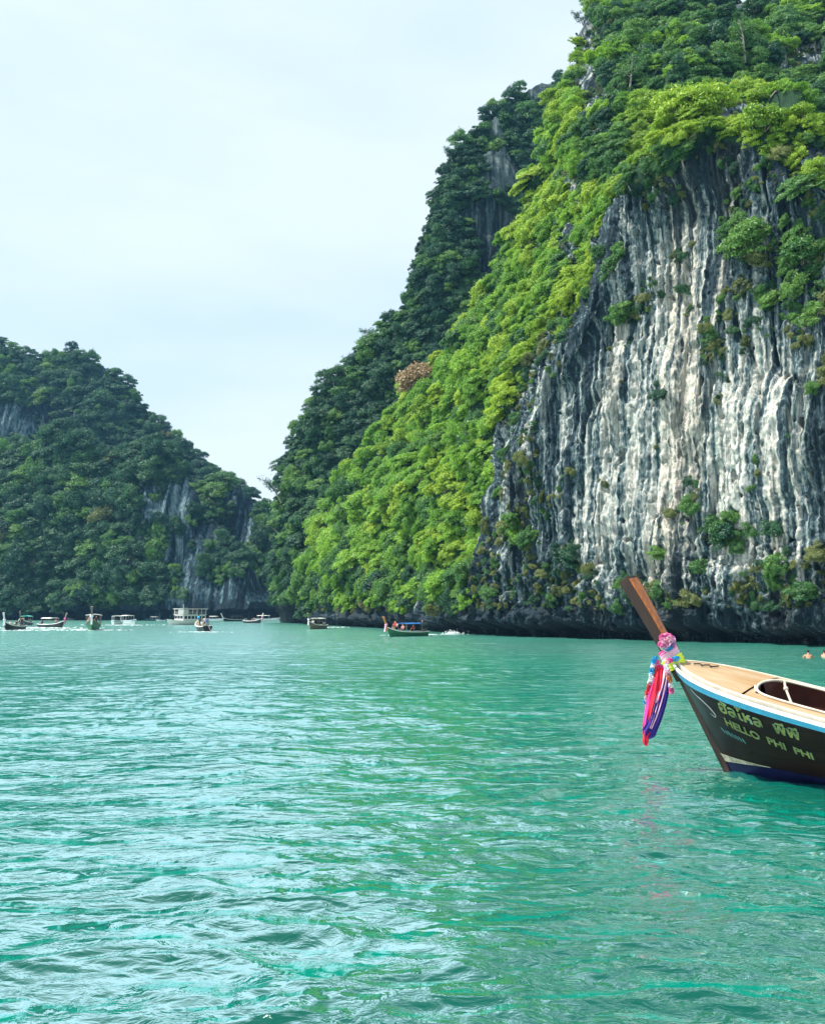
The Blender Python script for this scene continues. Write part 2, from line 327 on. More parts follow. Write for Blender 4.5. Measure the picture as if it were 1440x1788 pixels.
# near mass: green slope on the left, fluted rock face, overhanging green crest, forested mountain above
NG = [
 [(520,1090,235),(530,1030,235),(548,960,230),(572,890,222),(690,735,207),(775,640,194),(842,545,178),(885,450,166),(915,370,158),(932,310,156),(952,250,156),(985,160,162),(1010,70,174),(1040,-40,192)],
 [(620,1095,182),(628,1030,182),(650,950,179),(690,860,174),(765,735,166),(830,640,158),(885,545,149),(925,450,142),(960,370,138),(985,310,137),(1005,240,142),(1040,140,156),(1070,50,171),(1100,-60,191)],
 [(735,1102,140),(740,1040,139),(755,960,138),(790,860,135),(835,745,130),(885,640,126),(930,545,121),(968,450,117),(1000,370,115),(1030,310,114),(1055,240,124),(1090,140,146),(1120,50,166),(1150,-70,187)],
 [(845,1110,110),(848,1040,109),(865,950,107.5),(885,840,105.5),(920,730,102.5),(975,615,99),(1030,520,96.5),(1070,440,95),(1092,370,94),(1120,300,94.5),(1135,250,113),(1150,140,141),(1180,50,163),(1195,-70,185)],
 [(900,1112,104),(905,1040,103),(920,940,101.5),(945,830,99.5),(980,710,97.5),(1030,600,95.3),(1075,500,93.2),(1115,410,91.5),(1135,335,90.5),(1160,250,94),(1165,215,115),(1190,120,141),(1215,40,163),(1225,-50,185)],
 [(1000,1115,97),(1003,1040,95.5),(1015,940,95),(1030,830,94),(1055,710,93),(1090,590,92),(1130,480,91),(1165,370,89.5),(1185,280,87),(1205,178,92.5),(1215,170,112),(1235,110,136),(1255,40,159),(1265,-8,183)],
 [(1120,1118,89),(1120,1040,88),(1130,940,88),(1140,830,88),(1155,710,88),(1175,590,88),(1205,480,88),(1230,370,87),(1250,275,84.5),(1275,190,89.5),(1285,180,110),(1295,110,134),(1305,50,157),(1310,2,181)],
 [(1240,1122,83),(1240,1040,82),(1245,940,82),(1250,830,82),(1260,710,82),(1275,590,82),(1290,480,82),(1310,370,81.5),(1330,285,79.5),(1360,212,84.5),(1365,200,107),(1370,120,129),(1375,50,151),(1385,-30,176)],
 [(1360,1126,77),(1360,1040,76),(1360,940,76),(1362,830,76),(1370,710,76),(1380,590,76),(1390,480,76.5),(1405,380,76.5),(1420,320,75),(1445,262,80),(1450,250,103),(1450,150,124),(1455,60,145),(1460,-60,169)],
 [(1480,1131,71),(1480,1040,70),(1480,940,70),(1480,830,70),(1485,710,70),(1490,590,71),(1500,480,72),(1510,390,72),(1525,330,72),(1545,280,77),(1550,265,99),(1550,160,120),(1550,60,140),(1550,-80,164)],
 [(1640,1140,62),(1640,1040,61),(1640,940,61),(1640,830,61),(1640,710,62),(1645,590,63),(1650,480,64),(1660,390,65),(1670,330,66),(1685,270,72),(1690,255,95),(1690,160,114),(1690,60,131),(1690,-80,157)],
 [(2000,1165,46),(2000,1040,45),(2000,940,46),(2000,830,48),(2000,710,49),(2000,590,51),(2000,480,53),(2000,390,55),(2000,330,57),(2000,270,62),(2000,255,84),(2000,160,100),(2000,60,116),(2000,-80,140)],
]
us = np.concatenate([np.linspace(0, 3, 150, endpoint=False), np.linspace(3, 9, 440, endpoint=False), np.linspace(9, 11, 22)])
ws = np.concatenate([np.linspace(0, 1, 90, endpoint=False), np.linspace(1, 8.6, 410, endpoint=False), np.linspace(8.6, 13, 110)])
def n_attrs(S, px, py, nn):
    x, y, z = S[..., 0], S[..., 1], S[..., 2]; s = x * .6 - y * .8
    j = 22 * fbm(s * .12, z * .12, o=3, seed=40)
    rock = in_poly(px + j, py + j * .8, ROCKPOLY).astype(float)
    up_rock = (fbm(s * .07, z * .06, y * .03, o=3, seed=44) > .52) & (rock < .5) & (px > 940) & (py < 330)
    spots = [(1030,130,26,90),(1020,60,20,50),(1058,200,25,50),(1405,110,40,26),(1432,190,20,30),(1000,300,12,50),(990,420,10,30),(1290,20,40,22)]
    sp = np.zeros(px.shape, bool)
    for (a, b, ra, rb) in spots: sp |= ((px + j * .6 - a) / ra) ** 2 + ((py + j * .6 - b) / rb) ** 2 < 1
    shore = (z < 4.5 + 3 * fbm(s * .1, z * 0, o=2, seed=4))
    rock = np.maximum(rock, np.maximum(np.maximum(up_rock, sp), shore))
    veg = 1 - rock
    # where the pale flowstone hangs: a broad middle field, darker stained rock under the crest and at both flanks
    pale = .40 + .52 * np.exp(-((px - 1195) / 250) ** 2 - ((py - 800) / 310) ** 2)
    pale += .26 * np.exp(-((px - 1160) / 60) ** 2 - ((py - 450) / 110) ** 2) + .12 * np.exp(-((px - 1400) / 110) ** 2 - ((py - 790) / 190) ** 2)
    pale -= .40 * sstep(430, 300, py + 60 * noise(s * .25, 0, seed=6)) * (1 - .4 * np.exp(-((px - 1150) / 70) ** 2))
    pale -= .30 * np.exp(-((px - 1370) / 95) ** 2 - ((py - 460) / 95) ** 2) + .3 * np.exp(-((px - 1000) / 75) ** 2 - ((py - 540) / 90) ** 2)
    pale -= .22 * np.exp(-((px - 925) / 45) ** 2 - ((py - 800) / 180) ** 2) + .10 * sstep(960, 1010, py)
    pale -= .42 * sstep(5.0, 2.6, z + .8 * noise(s * .5, 0, seed=12))
    pale += .14 * fbm(s * .14, z * .05, o=3, seed=15)
    pale = np.where((px < 1100) & (py < 420) | (z > 62), .48 + .35 * fbm(s * .2, z * .1, o=3, seed=16), pale)
    warm = .20 * sstep(.05, .6, fbm(s * .22, z * .03, o=3, seed=17) + .5 * np.exp(-((px - 1200) / 90) ** 2 - ((py - 840) / 150) ** 2) + .35 * np.exp(-((px - 1165) / 40) ** 2 - ((py - 480) / 110) ** 2) + .2 * sstep(950, 1050, py) - .12)
    st = fbm(s * 1.3 + .4 * noise(s * .15, z * .06, seed=2), z * .03, o=4, seed=30, g=.7)
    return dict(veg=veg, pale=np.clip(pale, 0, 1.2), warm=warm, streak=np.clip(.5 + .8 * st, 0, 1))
def n_disp(S, px, py, nn, A):
    x, y, z = S[..., 0], S[..., 1], S[..., 2]; s = x * .6 - y * .8
    rk = np.clip(1 - A['veg'], 0, 1)
    out = np.array([-.72, -.66, .12]); out /= np.linalg.norm(out)
    wv = .45 * noise(s * .1, z * .04, seed=50) + .10 * noise(s * .5, z * .10, seed=51)
    sw = s + wv
    butt = .8 * noise(sw * .12, z * .035, seed=52)
    fl = .32 * (np.abs(noise(sw * .5, z * .018, seed=53)) * 2 - .5) + .30 * (np.abs(noise(sw * 1.25, z * .03, seed=54)) * 2 - .5) + .18 * noise(sw * 2.8, z * .07, seed=55)
    drip = .7 + .6 * sstep(-.3, .4, noise(s * .3, z * .11, seed=56))
    # curtains end in hanging tips: horizontal breaks with a little ledge
    brk = noise(s * .25, z * .10 + .9 * noise(s * .8, 0, seed=58), seed=57); ledge = .6 * sstep(.02, .16, brk)
    crack = -1.3 * np.exp(-np.abs(noise(sw * .30, z * .02, seed=60)) * 26) * sstep(-.1, .3, noise(s * .2, z * .08, seed=61))
    pk = noise(s * 1.0, z * .42, seed=62); pocket = -1.5 * sstep(.62, .82, pk)
    low = sstep(12.5, 6, z)                               # weathered, knobbly foot of the face
    knob = 1.1 * fbm(s * .33, z * .3, y * .1, o=5, seed=64, g=.55)
    small = .24 * fbm(s * 1.1, z * .8, o=4, seed=66, g=.65) - .8 * sstep(.5, .7, noise(s * 1.5, z * 1.0, seed=69)) + .32 * sstep(.25, .6, noise(s * .22, z * .16, seed=68)) * fbm(s * .9, z * .8, o=3, seed=67, g=.6)
    d = butt + (fl * drip + crack) * (1 - .55 * low) + pocket + ledge + small + knob * (.3 + 1.0 * low)
    # tidal notch under the lip
    zn = 1.25 + .7 * noise(s * .22, 0, seed=70) + .35 * noise(s * .9, 0, seed=71)
    notch = -3.6 * sstep(zn + .25, zn - .35, z)
    fringe = 1.1 * sstep(4.0, 1.6, z) * (np.abs(noise(s * .8, 0, seed=73)) * 1.6)
    rough = 4.2 * fbm(x * .075, y * .075, z * .085, o=4, seed=80)      # lumps under the forest
    dv = rough * sstep(2, 14, z)
    D = (rk * d + notch + fringe * sstep(zn, zn + .4, z))[..., None] * out + (dv * (1 - .75 * rk))[..., None] * nn
    return D
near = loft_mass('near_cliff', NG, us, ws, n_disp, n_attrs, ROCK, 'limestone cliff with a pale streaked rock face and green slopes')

def crest_mass(name, cols, nu, nw, rockf, lab, lean=1.0, lump=5., mat=None, wsc=.05):
    """cols: (base px, base py, base distance, crest px, crest py, crest distance)"""
    G = []
    for (bx, by, bY, cx_, cy_, cY) in cols:
        c = []
        for f in (0, .12, .3, .5, .7, .88, 1.0):
            g = f ** 1.0; yy = f ** lean
            c.append((bx + (cx_ - bx) * g, by + (cy_ - by) * (1 - (1 - f) ** 1.15), bY + (cY - bY) * yy))
        G.append(c)
    def attrs(S, px, py, nn):
        x, y, z = S[..., 0], S[..., 1], S[..., 2]; s = x
        rk = rockf(px, py, s, z); rk = np.maximum(rk, (z < 7 + 5 * noise(s * .05, 0, seed=5)).astype(float))
        st = fbm(s * .45, z * .015, o=4, seed=31, g=.7)
        return dict(veg=1 - rk, pale=np.clip(.50 + .3 * fbm(s * .05, z * .03, o=2, seed=33) - .5 * sstep(9, 5, z), 0, 1), warm=np.zeros_like(x), streak=np.clip(.5 + .7 * st, 0, 1))
    def disp(S, px, py, nn, A):
        x, y, z = S[..., 0], S[..., 1], S[..., 2]; s = x
        d = lump * fbm(x * wsc, y * wsc, z * wsc, o=4, seed=90) * sstep(2, 25, z)
        rk = 1 - A['veg']; fl = 2.2 * (np.abs(noise(s * .16 + noise(s * .05, z * .02), z * .012, seed=92)) * 2 - .4) + .8 * noise(s * .5, z * .03, seed=93)
        notch = -7 * sstep(4.5, 3., z + noise(s * .1, 0))
        e = np.ones_like(z); e *= np.linspace(1, .25, z.shape[1])[None] ** 1
        return (d * e + rk * fl)[..., None] * nn + notch[..., None] * np.array([0, -1., 0])
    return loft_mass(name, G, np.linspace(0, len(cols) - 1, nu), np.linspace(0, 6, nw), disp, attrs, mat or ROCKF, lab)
def b_rock(px, py, s, z):
    f = fbm(s * .06, z * .03, o=3, seed=101)
    r = (((px - 868) / 72) ** 2 + ((py - 380) / 115) ** 2 < 1) & (f > -.2)
    r |= (f > .5) & (py < 560); r |= ((px - 960) / 40) ** 2 + ((py - 160) / 28) ** 2 < 1
    return r.astype(float)
shoulder = crest_mass('forested_shoulder', [
 (481,1087,275,480,985,278),(492,1087,262,486,900,275),(505,1088,252,500,805,272),(535,1089,246,548,695,272),(590,1090,242,610,640,272),(640,1092,240,655,588,272),
 (690,1092,238,705,540,272),(730,1092,238,738,425,272),(770,1092,238,775,300,274),(815,1092,238,800,255,276),(850,1092,238,848,208,280),(900,1092,238,900,168,284),(980,1092,236,990,138,286),(1100,1092,236,1110,120,286)],
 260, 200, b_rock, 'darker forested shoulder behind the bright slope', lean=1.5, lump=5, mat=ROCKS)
def f_rock(px, py, s, z):
    f = fbm(s * .035, z * .025, o=3, seed=111)
    r = (((px - 375) / 98) ** 2 + ((py - 985) / 150) ** 2 < 1) & (f > -.75)
    r |= (((px - 255) / 90) ** 2 + ((py - 875) / 80) ** 2 < 1) & (f > -.2)
    r |= (px > 395) & (py > 940) & (px < 436) ; r |= (f > .62)
    return r.astype(float)
front = crest_mass('left_hill_front', [
 (-420,1084,350,-420,700,420),(-200,1083,370,-200,730,420),(-60,1083,372,-60,800,410),(0,1083,372,10,800,406),(50,1083,370,55,785,404),(100,1083,368,100,752,402),(150,1083,366,148,772,400),(200,1083,362,195,800,396),(245,1083,358,240,782,392),(290,1083,355,285,795,388),(330,1083,352,322,830,384),
 (360,1083,350,350,880,378),(390,1083,348,385,925,372),(415,1083,346,412,955,366),(430,1083,345,430,985,362),(436,1083,346,436,1030,360)],
 260, 170, f_rock, 'left hill nearer spur with a fluted rock wall', lean=1.3, lump=7, wsc=.035)
def h_rock(px, py, s, z):
    f = fbm(s * .04, z * .03, o=3, seed=121)
    return ((((px - 418) / 40) ** 2 + ((py - 915) / 75) ** 2 < 1) | (f > .55)).astype(float)
hump = crest_mass('left_hill_end', [
 (300,1083,400,335,880,430),(330,1083,400,350,848,430),(360,1083,400,378,834,430),(385,1083,398,400,846,430),(410,1083,396,425,866,430),(440,1083,394,455,892,428),(465,1083,392,474,915,424),(478,1083,390,486,935,418),(496,1083,390,498,980,410)],
 150, 110, h_rock, 'end of the left hill at the channel mouth', lean=1.3, lump=6, wsc=.04)
def e_rock(px, py, s, z):
    f = fbm(s * .04, z * .03, o=3, seed=131)
    return ((py > 705) & (py < 790) & (px < 56) & (f > -.6)).astype(float)
knoll = crest_mass('left_hill_knoll', [
 (-420,1083,420,-420,600,470),(-200,1083,420,-200,640,470),(-80,1083,418,-80,650,465),(-20,1083,416,-15,655,462),(20,1083,414,18,668,460),(45,1083,412,40,700,458),(60,1083,410,54,745,455),(75,1083,410,66,800,450)],
 100, 100, e_rock, 'rocky knoll at the left edge of the hill', lean=1.1, lump=6, wsc=.04)
def k_rock(px, py, s, z):
    f = fbm(s * .03, z * .022, o=3, seed=141)
    return ((((px - 100) / 60) ** 2 + ((py - 710) / 45) ** 2 < 1) & (f > -.1) | (f > .55)).astype(float)
ridge = crest_mass('left_hill_ridge', [
 (-420,1083,470,-420,560,560),(-200,1083,470,-200,560,560),(-100,1083,470,-100,575,555),(0,1083,468,0,603,550),(60,1083,466,60,624,548),(130,1083,464,132,622,545),(185,1083,462,190,645,540),(215,1083,460,216,668,538),(250,1083,458,246,708,535),(290,1083,456,288,752,530),(335,1083,454,332,784,526),(385,1083,452,385,834,520),(440,1083,450,440,874,515),(480,1083,448,478,960,505)],
 230, 170, k_rock, 'high forested ridge of the left hill', lean=1.2, lump=8, wsc=.03)

# ------------------------------------------------------------------ foliage prototypes
def crown_arrays(seed, leaves=4600, flat=.62, blobs=14, leaf=.060, spread=.85):
    blobs = int(blobs * 1.9)
    r = np.random.default_rng(seed); V = []
    cs = []
    for k in range(blobs):
        a = r.uniform(0, 2 * math.pi); d = math.sqrt(r.random()) * spread * r.uniform(.75, 1.2)
        z = flat * math.sqrt(max(0, 1 - (d / 1.0) ** 2)) * r.uniform(.35, 1.0) if k % 3 else r.uniform(-.25, .15)
        cs.append((d * math.cos(a), d * math.sin(a), z, r.uniform(.10, .36)))
    cs = np.array(cs); wgt = cs[:, 3] ** 2; pick = r.choice(blobs, leaves, p=wgt / wgt.sum())
    dirs = r.normal(size=(leaves, 3)); dirs[:, 2] = np.abs(dirs[:, 2]) * 1.0 - .25; dirs /= np.linalg.norm(dirs, axis=1)[:, None]
    rad = cs[pick, 3] * (1 + r.normal(0, .26, leaves)); P = cs[pick, :3] + dirs * rad[:, None] * np.array([1, 1, .72])
    nrm = dirs * .8 + r.normal(0, .42, (leaves, 3)) + np.array([0, 0, .35]); nrm /= np.linalg.norm(nrm, axis=1)[:, None]
    t = np.cross(nrm, r.normal(size=(leaves, 3))); t /= np.linalg.norm(t, axis=1)[:, None]; b = np.cross(nrm, t)
    sz = leaf * r.uniform(.6, 1.35, leaves)[:, None]
    V = np.stack([P + t * sz, P + b * sz * .55 + nrm * sz * .15, P - t * sz, P - b * sz * .55 + nrm * sz * .15], 1).reshape(-1, 3)
    return V, np.arange(leaves * 4).reshape(-1, 4), cs
CROWN = {}; NPROTO = 7
hid = bpy.data.collections.new('prototypes')          # never linked to the scene: only holds meshes to instance
arr = [crown_arrays(100 + i, flat=(.75, .55, .9, .6, .7, .5, 1.0)[i], blobs=(14, 11, 17, 13, 15, 10, 16)[i]) for i in range(NPROTO)]
for kind in LEAF:
    for i in range(NPROTO):
        if kind in ('rust',) and i > 1: continue
        o = mesh_np('crown', arr[i][0], arr[i][1], LEAF[kind], False); COL.objects.unlink(o); CROWN[kind, i] = o.data; bpy.data.objects.remove(o)
TRUNK = []
for i in range(NPROTO):
    mb = MB(); r = random.Random(i); base = Vector((r.uniform(-.1, .1), r.uniform(-.1, .1), -1.0)); fork = Vector((r.uniform(-.1, .1), r.uniform(-.1, .1), -.32))
    mb.tube([base, (base + fork) / 2 + Vector((.04, 0, 0)), fork], [.07, .055, .045], 7)
    for c in sorted(arr[i][2].tolist(), key=lambda c: -c[3])[:6]:
        e = Vector(c[:3]); mid = (fork + e) / 2 + Vector((r.uniform(-.06, .06), r.uniform(-.06, .06), -.05)); mb.tube([fork, mid, e], [.035, .022, .01], 5)
    TRUNK.append(mb.mesh('trunk', bark, True))

# ------------------------------------------------------------------ tree placement
def scatter(M, n_try, rfun, vfun, tag, sep=.62, jitter=.15, minface=-.9):
    S, nn, ar = M['S'].reshape(-1, 3), M['n'].reshape(-1, 3), M['area'].ravel()
    fc = (nn * (np.array([0, 0, HC]) - S)).sum(1) / np.linalg.norm(S, axis=1); vis = (fc > minface) * (.3 + np.clip(fc, 0, 1))
    w = ar * vis * vfun(M).ravel() * (S[:, 2] > 1.6) * (M['px'].ravel() > -90) * (M['px'].ravel() < 1560) * (M['py'].ravel() > -90); idx = rng.choice(len(S), n_try, p=w / w.sum())
    PX, PY = M['px'].ravel(), M['py'].ravel(); out = []; cell = {}; cs = 4.0
    rr = rfun(PX[idx], PY[idx], S[idx]) * (.48 + 1.25 * rng.random(n_try) ** 2.2)
    o = np.argsort(-rr * rng.uniform(.6, 1, n_try))
    for q in o:
        i = idx[q]; p = S[i]; r = rr[q]; k = (int(p[0] // cs), int(p[1] // cs), int(p[2] // cs)); ok = True
        R_ = int(math.ceil(r * 2 * sep / cs))
        for a in range(-R_, R_ + 1):
            for b in range(-R_, R_ + 1):
                for c in range(-R_, R_ + 1):
                    for (p2, r2) in cell.get((k[0] + a, k[1] + b, k[2] + c), ()):
                        if (p[0]-p2[0])**2 + (p[1]-p2[1])**2 + (p[2]-p2[2])**2 < (sep * (r + r2)) ** 2: ok = False; break
                    if not ok: break
                if not ok: break
            if not ok: break
        if ok:
            cell.setdefault(k, []).append((p, r)); out.append(dict(p=p, n=nn[i], r=r, px=PX[i], py=PY[i], tag=tag))
    return out
def visible(p):
    o = Vector((0, 0, HC)); d = Vector(p) - o; L = d.length; d.normalize()
    for bv in TERR:
        h = bv.ray_cast(o, d, L - 1.5)
        if h[0] is not None: return False
    return True
vg = lambda M: np.clip(M['at']['veg'], .0, 1)
def vg_near(M):
    v = M['at']['veg']; px, py = M['px'], M['py']; s = M['S'][..., 0] * .6 - M['S'][..., 1] * .8
    j = 14 * noise(s * .2, M['S'][..., 2] * .2, seed=77)
    for (a, b, ra, rb) in [(1308,430,48,38),(1398,455,48,36),(1345,515,45,22),(1432,545,26,50),(1070,462,18,16),(1085,548,26,14),(905,935,30,22),(1268,932,34,26),(1420,330,40,30),(1000,975,22,12)]:
        v = np.where(((px + j - a) / ra) ** 2 + ((py + j - b) / rb) ** 2 < 1, 1, v)
    return v
def r_near(px, py, S): return np.where(in_poly(px, py, ROCKPOLY), 1.0, S[:, 1] * .0098)
def col_near(t):  # yellowish foliage by region, with the sunlit strips partly painted in
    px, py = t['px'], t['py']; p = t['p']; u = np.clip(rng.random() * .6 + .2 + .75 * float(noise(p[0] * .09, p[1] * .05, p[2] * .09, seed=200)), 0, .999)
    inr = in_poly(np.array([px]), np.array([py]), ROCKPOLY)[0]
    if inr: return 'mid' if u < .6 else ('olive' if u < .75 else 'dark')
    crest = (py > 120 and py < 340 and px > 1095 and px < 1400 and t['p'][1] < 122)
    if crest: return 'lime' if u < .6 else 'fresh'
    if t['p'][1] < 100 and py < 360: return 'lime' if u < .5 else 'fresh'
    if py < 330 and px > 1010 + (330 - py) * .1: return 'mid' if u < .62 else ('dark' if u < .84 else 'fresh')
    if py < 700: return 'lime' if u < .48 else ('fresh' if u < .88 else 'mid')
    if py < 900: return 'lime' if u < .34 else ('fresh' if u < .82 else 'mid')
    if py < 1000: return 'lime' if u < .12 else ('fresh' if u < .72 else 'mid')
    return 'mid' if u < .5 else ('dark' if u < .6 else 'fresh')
T = []
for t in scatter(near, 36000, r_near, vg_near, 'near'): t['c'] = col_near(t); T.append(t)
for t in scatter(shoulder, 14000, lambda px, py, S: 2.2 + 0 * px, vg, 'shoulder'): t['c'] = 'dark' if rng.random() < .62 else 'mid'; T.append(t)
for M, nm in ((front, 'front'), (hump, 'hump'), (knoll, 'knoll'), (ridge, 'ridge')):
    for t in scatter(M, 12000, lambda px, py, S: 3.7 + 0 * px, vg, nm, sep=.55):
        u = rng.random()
        t['c'] = ('mid' if u < .75 else 'olive' if u > .93 else 'dark') if (nm == 'hump' and t['py'] < 900) else 'dark' if u < .8 else ('mid' if u < .985 else 'olive'); T.append(t)  # left hill shadow put into darker leaves, lit hump crest into lighter ones
for i, t in enumerate(T):
    t['vis'] = visible(t['p'] + np.array([0, 0, t['r'] * .6])) and -60 < t['px'] < 1500 and t['py'] > -60
    t['k'] = int(rng.integers(NPROTO)); t['rz'] = rng.uniform(0, 6.28)
    n_ = Vector(t['n']); up = (Vector((0, 0, 1)) * 1.3 + n_ * .9); t['up'] = up.normalized()
cand = sorted([t for t in T if t['vis'] and -20 < t['px'] < 1460 and t['py'] > -20], key=lambda t: -t['r'] / t['p'][1])
singles = cand[:272]
for t in singles: t['single'] = True
CW = dict(lime='yellow-green', fresh='bright green', mid='mid green', dark='dark green', olive='olive green', rust='rusty brown')
def tree_region(t):
    px, py, tag = t['px'], t['py'], t['tag']; c = CW[t['c']]; sz = 'big' if t['r'] * F / t['p'][1] > 26 else ('small' if t['r'] * F / t['p'][1] < 17 else 'middling')
    if tag == 'near':
        if in_poly(np.array([px]), np.array([py]), ROCKPOLY)[0]:
            w = 'high on the rock face near the right edge' if px > 1340 and py < 620 else 'on the ledge high on the rock face' if py < 560 and px > 1230 else 'on the dark left edge of the rock face' if px < 1000 else 'low on the rock face' if py > 850 else 'midway up the rock face'
            return ('%s %s tree rooted %s' % (sz, c, w), 'trees rooted on the rock face')
        if t['p'][1] < 124 and py < 350:
            w = 'left end' if px < 1150 else 'peak' if px < 1260 else 'middle' if px < 1350 else 'right end'
            return ('%s %s tree at the %s of the crest above the rock face' % (sz, c, w), 'trees on the crest above the rock face')
        if py < 330:
            w = 'beside the sky at the left rim of the mountainside' if px < 1075 else 'just behind the bright crest' if py > 150 else 'on the mountainside at the top centre' if px < 1240 else 'on the mountainside at the top right corner'
            return ('%s %s tree %s' % (sz, c, w), 'trees on the high mountainside')
        side = 'at the rock face edge' if in_poly(np.array([px + 75]), np.array([py]), ROCKPOLY)[0] else 'on the ridge crest' if t['p'][1] > 150 else 'mid ridge'
        if py < 480: return ('%s %s tree %s, just below the mountainside' % (sz, c, side), 'trees on the upper bright ridge')
        if py < 640: return ('%s %s tree %s, level with the pale rock top' % (sz, c, side), 'trees on the upper bright ridge')
        if py < 760: return ('%s %s tree %s, level with the rusty brown tree' % (sz, c, side), 'trees on the middle slope')
        if py < 880: return ('%s %s tree %s, lower than the rusty brown tree' % (sz, c, side), 'trees on the middle slope')
        w = 'above the blue-canopied boat' if 660 < px < 780 else 'beside the foot of the rock face' if px >= 780 else 'between the two boats by the shore'
        return ('%s %s tree on the %s slope %s' % (sz, c, 'lowest' if py > 980 else 'lower', w), 'trees on the lower slope')
    if tag == 'shoulder': return ('%s %s tree on the shaded shoulder, %s' % (sz, c, 'near its top' if py < 350 else 'halfway up' if py < 700 else 'near the water'), 'trees on the shaded shoulder')
    w = {'front': 'nearer spur', 'hump': 'channel end', 'knoll': 'left knoll', 'ridge': 'high ridge'}[tag]
    v = 'low' if py > 950 else 'midway up' if py > 820 else 'high'
    h = 'at the left edge' if px < 120 else 'above the green boat' if px < 240 else 'above the tour boat' if px < 390 else 'by the channel'
    return ('%s %s tree %s on the left hill %s, %s' % (sz, c, v, w, h), 'trees on the left hill')
Q = Vector((0, 0, 1))
def place_tree(t, label, group, name='broadleaf_tree', cat='tree', c=None, k=None):
    r = t['r']; k = t['k'] if k is None else k; c = c or t['c']
    root = bpy.data.objects.new(name, None); COL.objects.link(root)
    root.location = Vector(t['p']) + t['up'] * r * .25
    root.rotation_mode = 'QUATERNION'; root.rotation_quaternion = Q.rotation_difference(t['up']) @ Euler((0, 0, t['rz'])).to_quaternion(); root.scale = (r * random.uniform(.8, 1.25), r * random.uniform(.8, 1.25), r * random.uniform(.7, 1.4))
    props(root, label, cat, group)
    if name != 'shrub':
        tr = bpy.data.objects.new('trunk', TRUNK[k]); COL.objects.link(tr); tr.parent = root
    cr = bpy.data.objects.new('crown' if name != 'shrub' else 'foliage', CROWN[c, k]); COL.objects.link(cr); cr.parent = root
    return root
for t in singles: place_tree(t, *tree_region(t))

def gn_stuff(name, items, label, protos):
    """one object: points that carry instances of the prototype crowns"""
    V = np.array([np.array(t['p']) + np.array(t['up']) * t['r'] * .25 for t in items])
    me = bpy.data.meshes.new(name); me.vertices.add(len(V)); me.vertices.foreach_set('co', V.astype(np.float32).ravel())
    rot = np.array([list((Q.rotation_difference(t['up']) @ Euler((0, 0, t['rz'])).to_quaternion()).to_euler()) for t in items], np.float32)
    a = me.attributes.new('rot', 'FLOAT_VECTOR', 'POINT'); a.data.foreach_set('vector', rot.ravel())
    a = me.attributes.new('scl', 'FLOAT_VECTOR', 'POINT'); a.data.foreach_set('vector', (np.array([t['r'] for t in items])[:, None] * rng.uniform([.75, .75, .65], [1.3, 1.3, 1.5], (len(items), 3))).astype(np.float32).ravel())
    a = me.attributes.new('idx', 'INT', 'POINT'); a.data.foreach_set('value', np.array([protos.index((t['c'], t['k'])) for t in items], np.int32))
    o = bpy.data.objects.new(name, me); COL.objects.link(o); props(o, label, kind='stuff')
    pc = bpy.data.collections.new(name + '_source')
    for i, key in enumerate(protos):
        q = bpy.data.objects.new('p%04d' % i, CROWN[key]); pc.objects.link(q)
    ng = bpy.data.node_groups.new(name, 'GeometryNodeTree'); ng.interface.new_socket('Geometry', in_out='INPUT', socket_type='NodeSocketGeometry'); ng.interface.new_socket('Geometry', in_out='OUTPUT', socket_type='NodeSocketGeometry')
    n = ng.nodes; l = ng.links; gi, go = n.new('NodeGroupInput'), n.new('NodeGroupOutput')
    m2p = n.new('GeometryNodeMeshToPoints'); iop = n.new('GeometryNodeInstanceOnPoints'); ci = n.new('GeometryNodeCollectionInfo')
    ci.inputs['Collection'].default_value = pc; ci.inputs['Separate Children'].default_value = True; ci.inputs['Reset Children'].default_value = True
    def na(nm, ty): q = n.new('GeometryNodeInputNamedAttribute'); q.data_type = ty; q.inputs['Name'].default_value = nm; return q.outputs['Attribute']
    e2r = n.new('FunctionNodeEulerToRotation'); l.new(na('rot', 'FLOAT_VECTOR'), e2r.inputs[0])
    l.new(gi.outputs[0], m2p.inputs[0]); l.new(m2p.outputs[0], iop.inputs['Points']); l.new(ci.outputs[0], iop.inputs['Instance'])
    iop.inputs['Pick Instance'].default_value = True; l.new(na('idx', 'INT'), iop.inputs['Instance Index']); l.new(e2r.outputs[0], iop.inputs['Rotation']); l.new(na('scl', 'FLOAT_VECTOR'), iop.inputs['Scale'])
    l.new(iop.outputs[0], go.inputs[0])
    md = o.modifiers.new('scatter', 'NODES'); md.node_group = ng
    return o
protos = sorted(CROWN.keys())
for tag, nm, lb in (('near', 'forest_on_near_cliff', 'dense broadleaf forest on the near cliff and mountain'), ('shoulder', 'forest_on_shoulder', 'dark forest on the shaded shoulder'),
                    ('front', 'forest_on_left_spur', 'forest on the nearer spur of the left hill'), ('hump', 'forest_on_channel_end', 'forest on the end of the left hill'), ('knoll', 'forest_on_left_knoll', 'forest on the knoll at the left'), ('ridge', 'forest_on_left_ridge', 'forest on the high left ridge')):
    it = [t for t in T if t['tag'] == tag and not t.get('single')]
    if it: gn_stuff(nm, it, lb, protos)
print('TREES', len(T), 'cand', len(cand), {k: sum(t['tag'] == k for t in T) for k in ('near', 'shoulder', 'front', 'hump', 'knoll', 'ridge')})

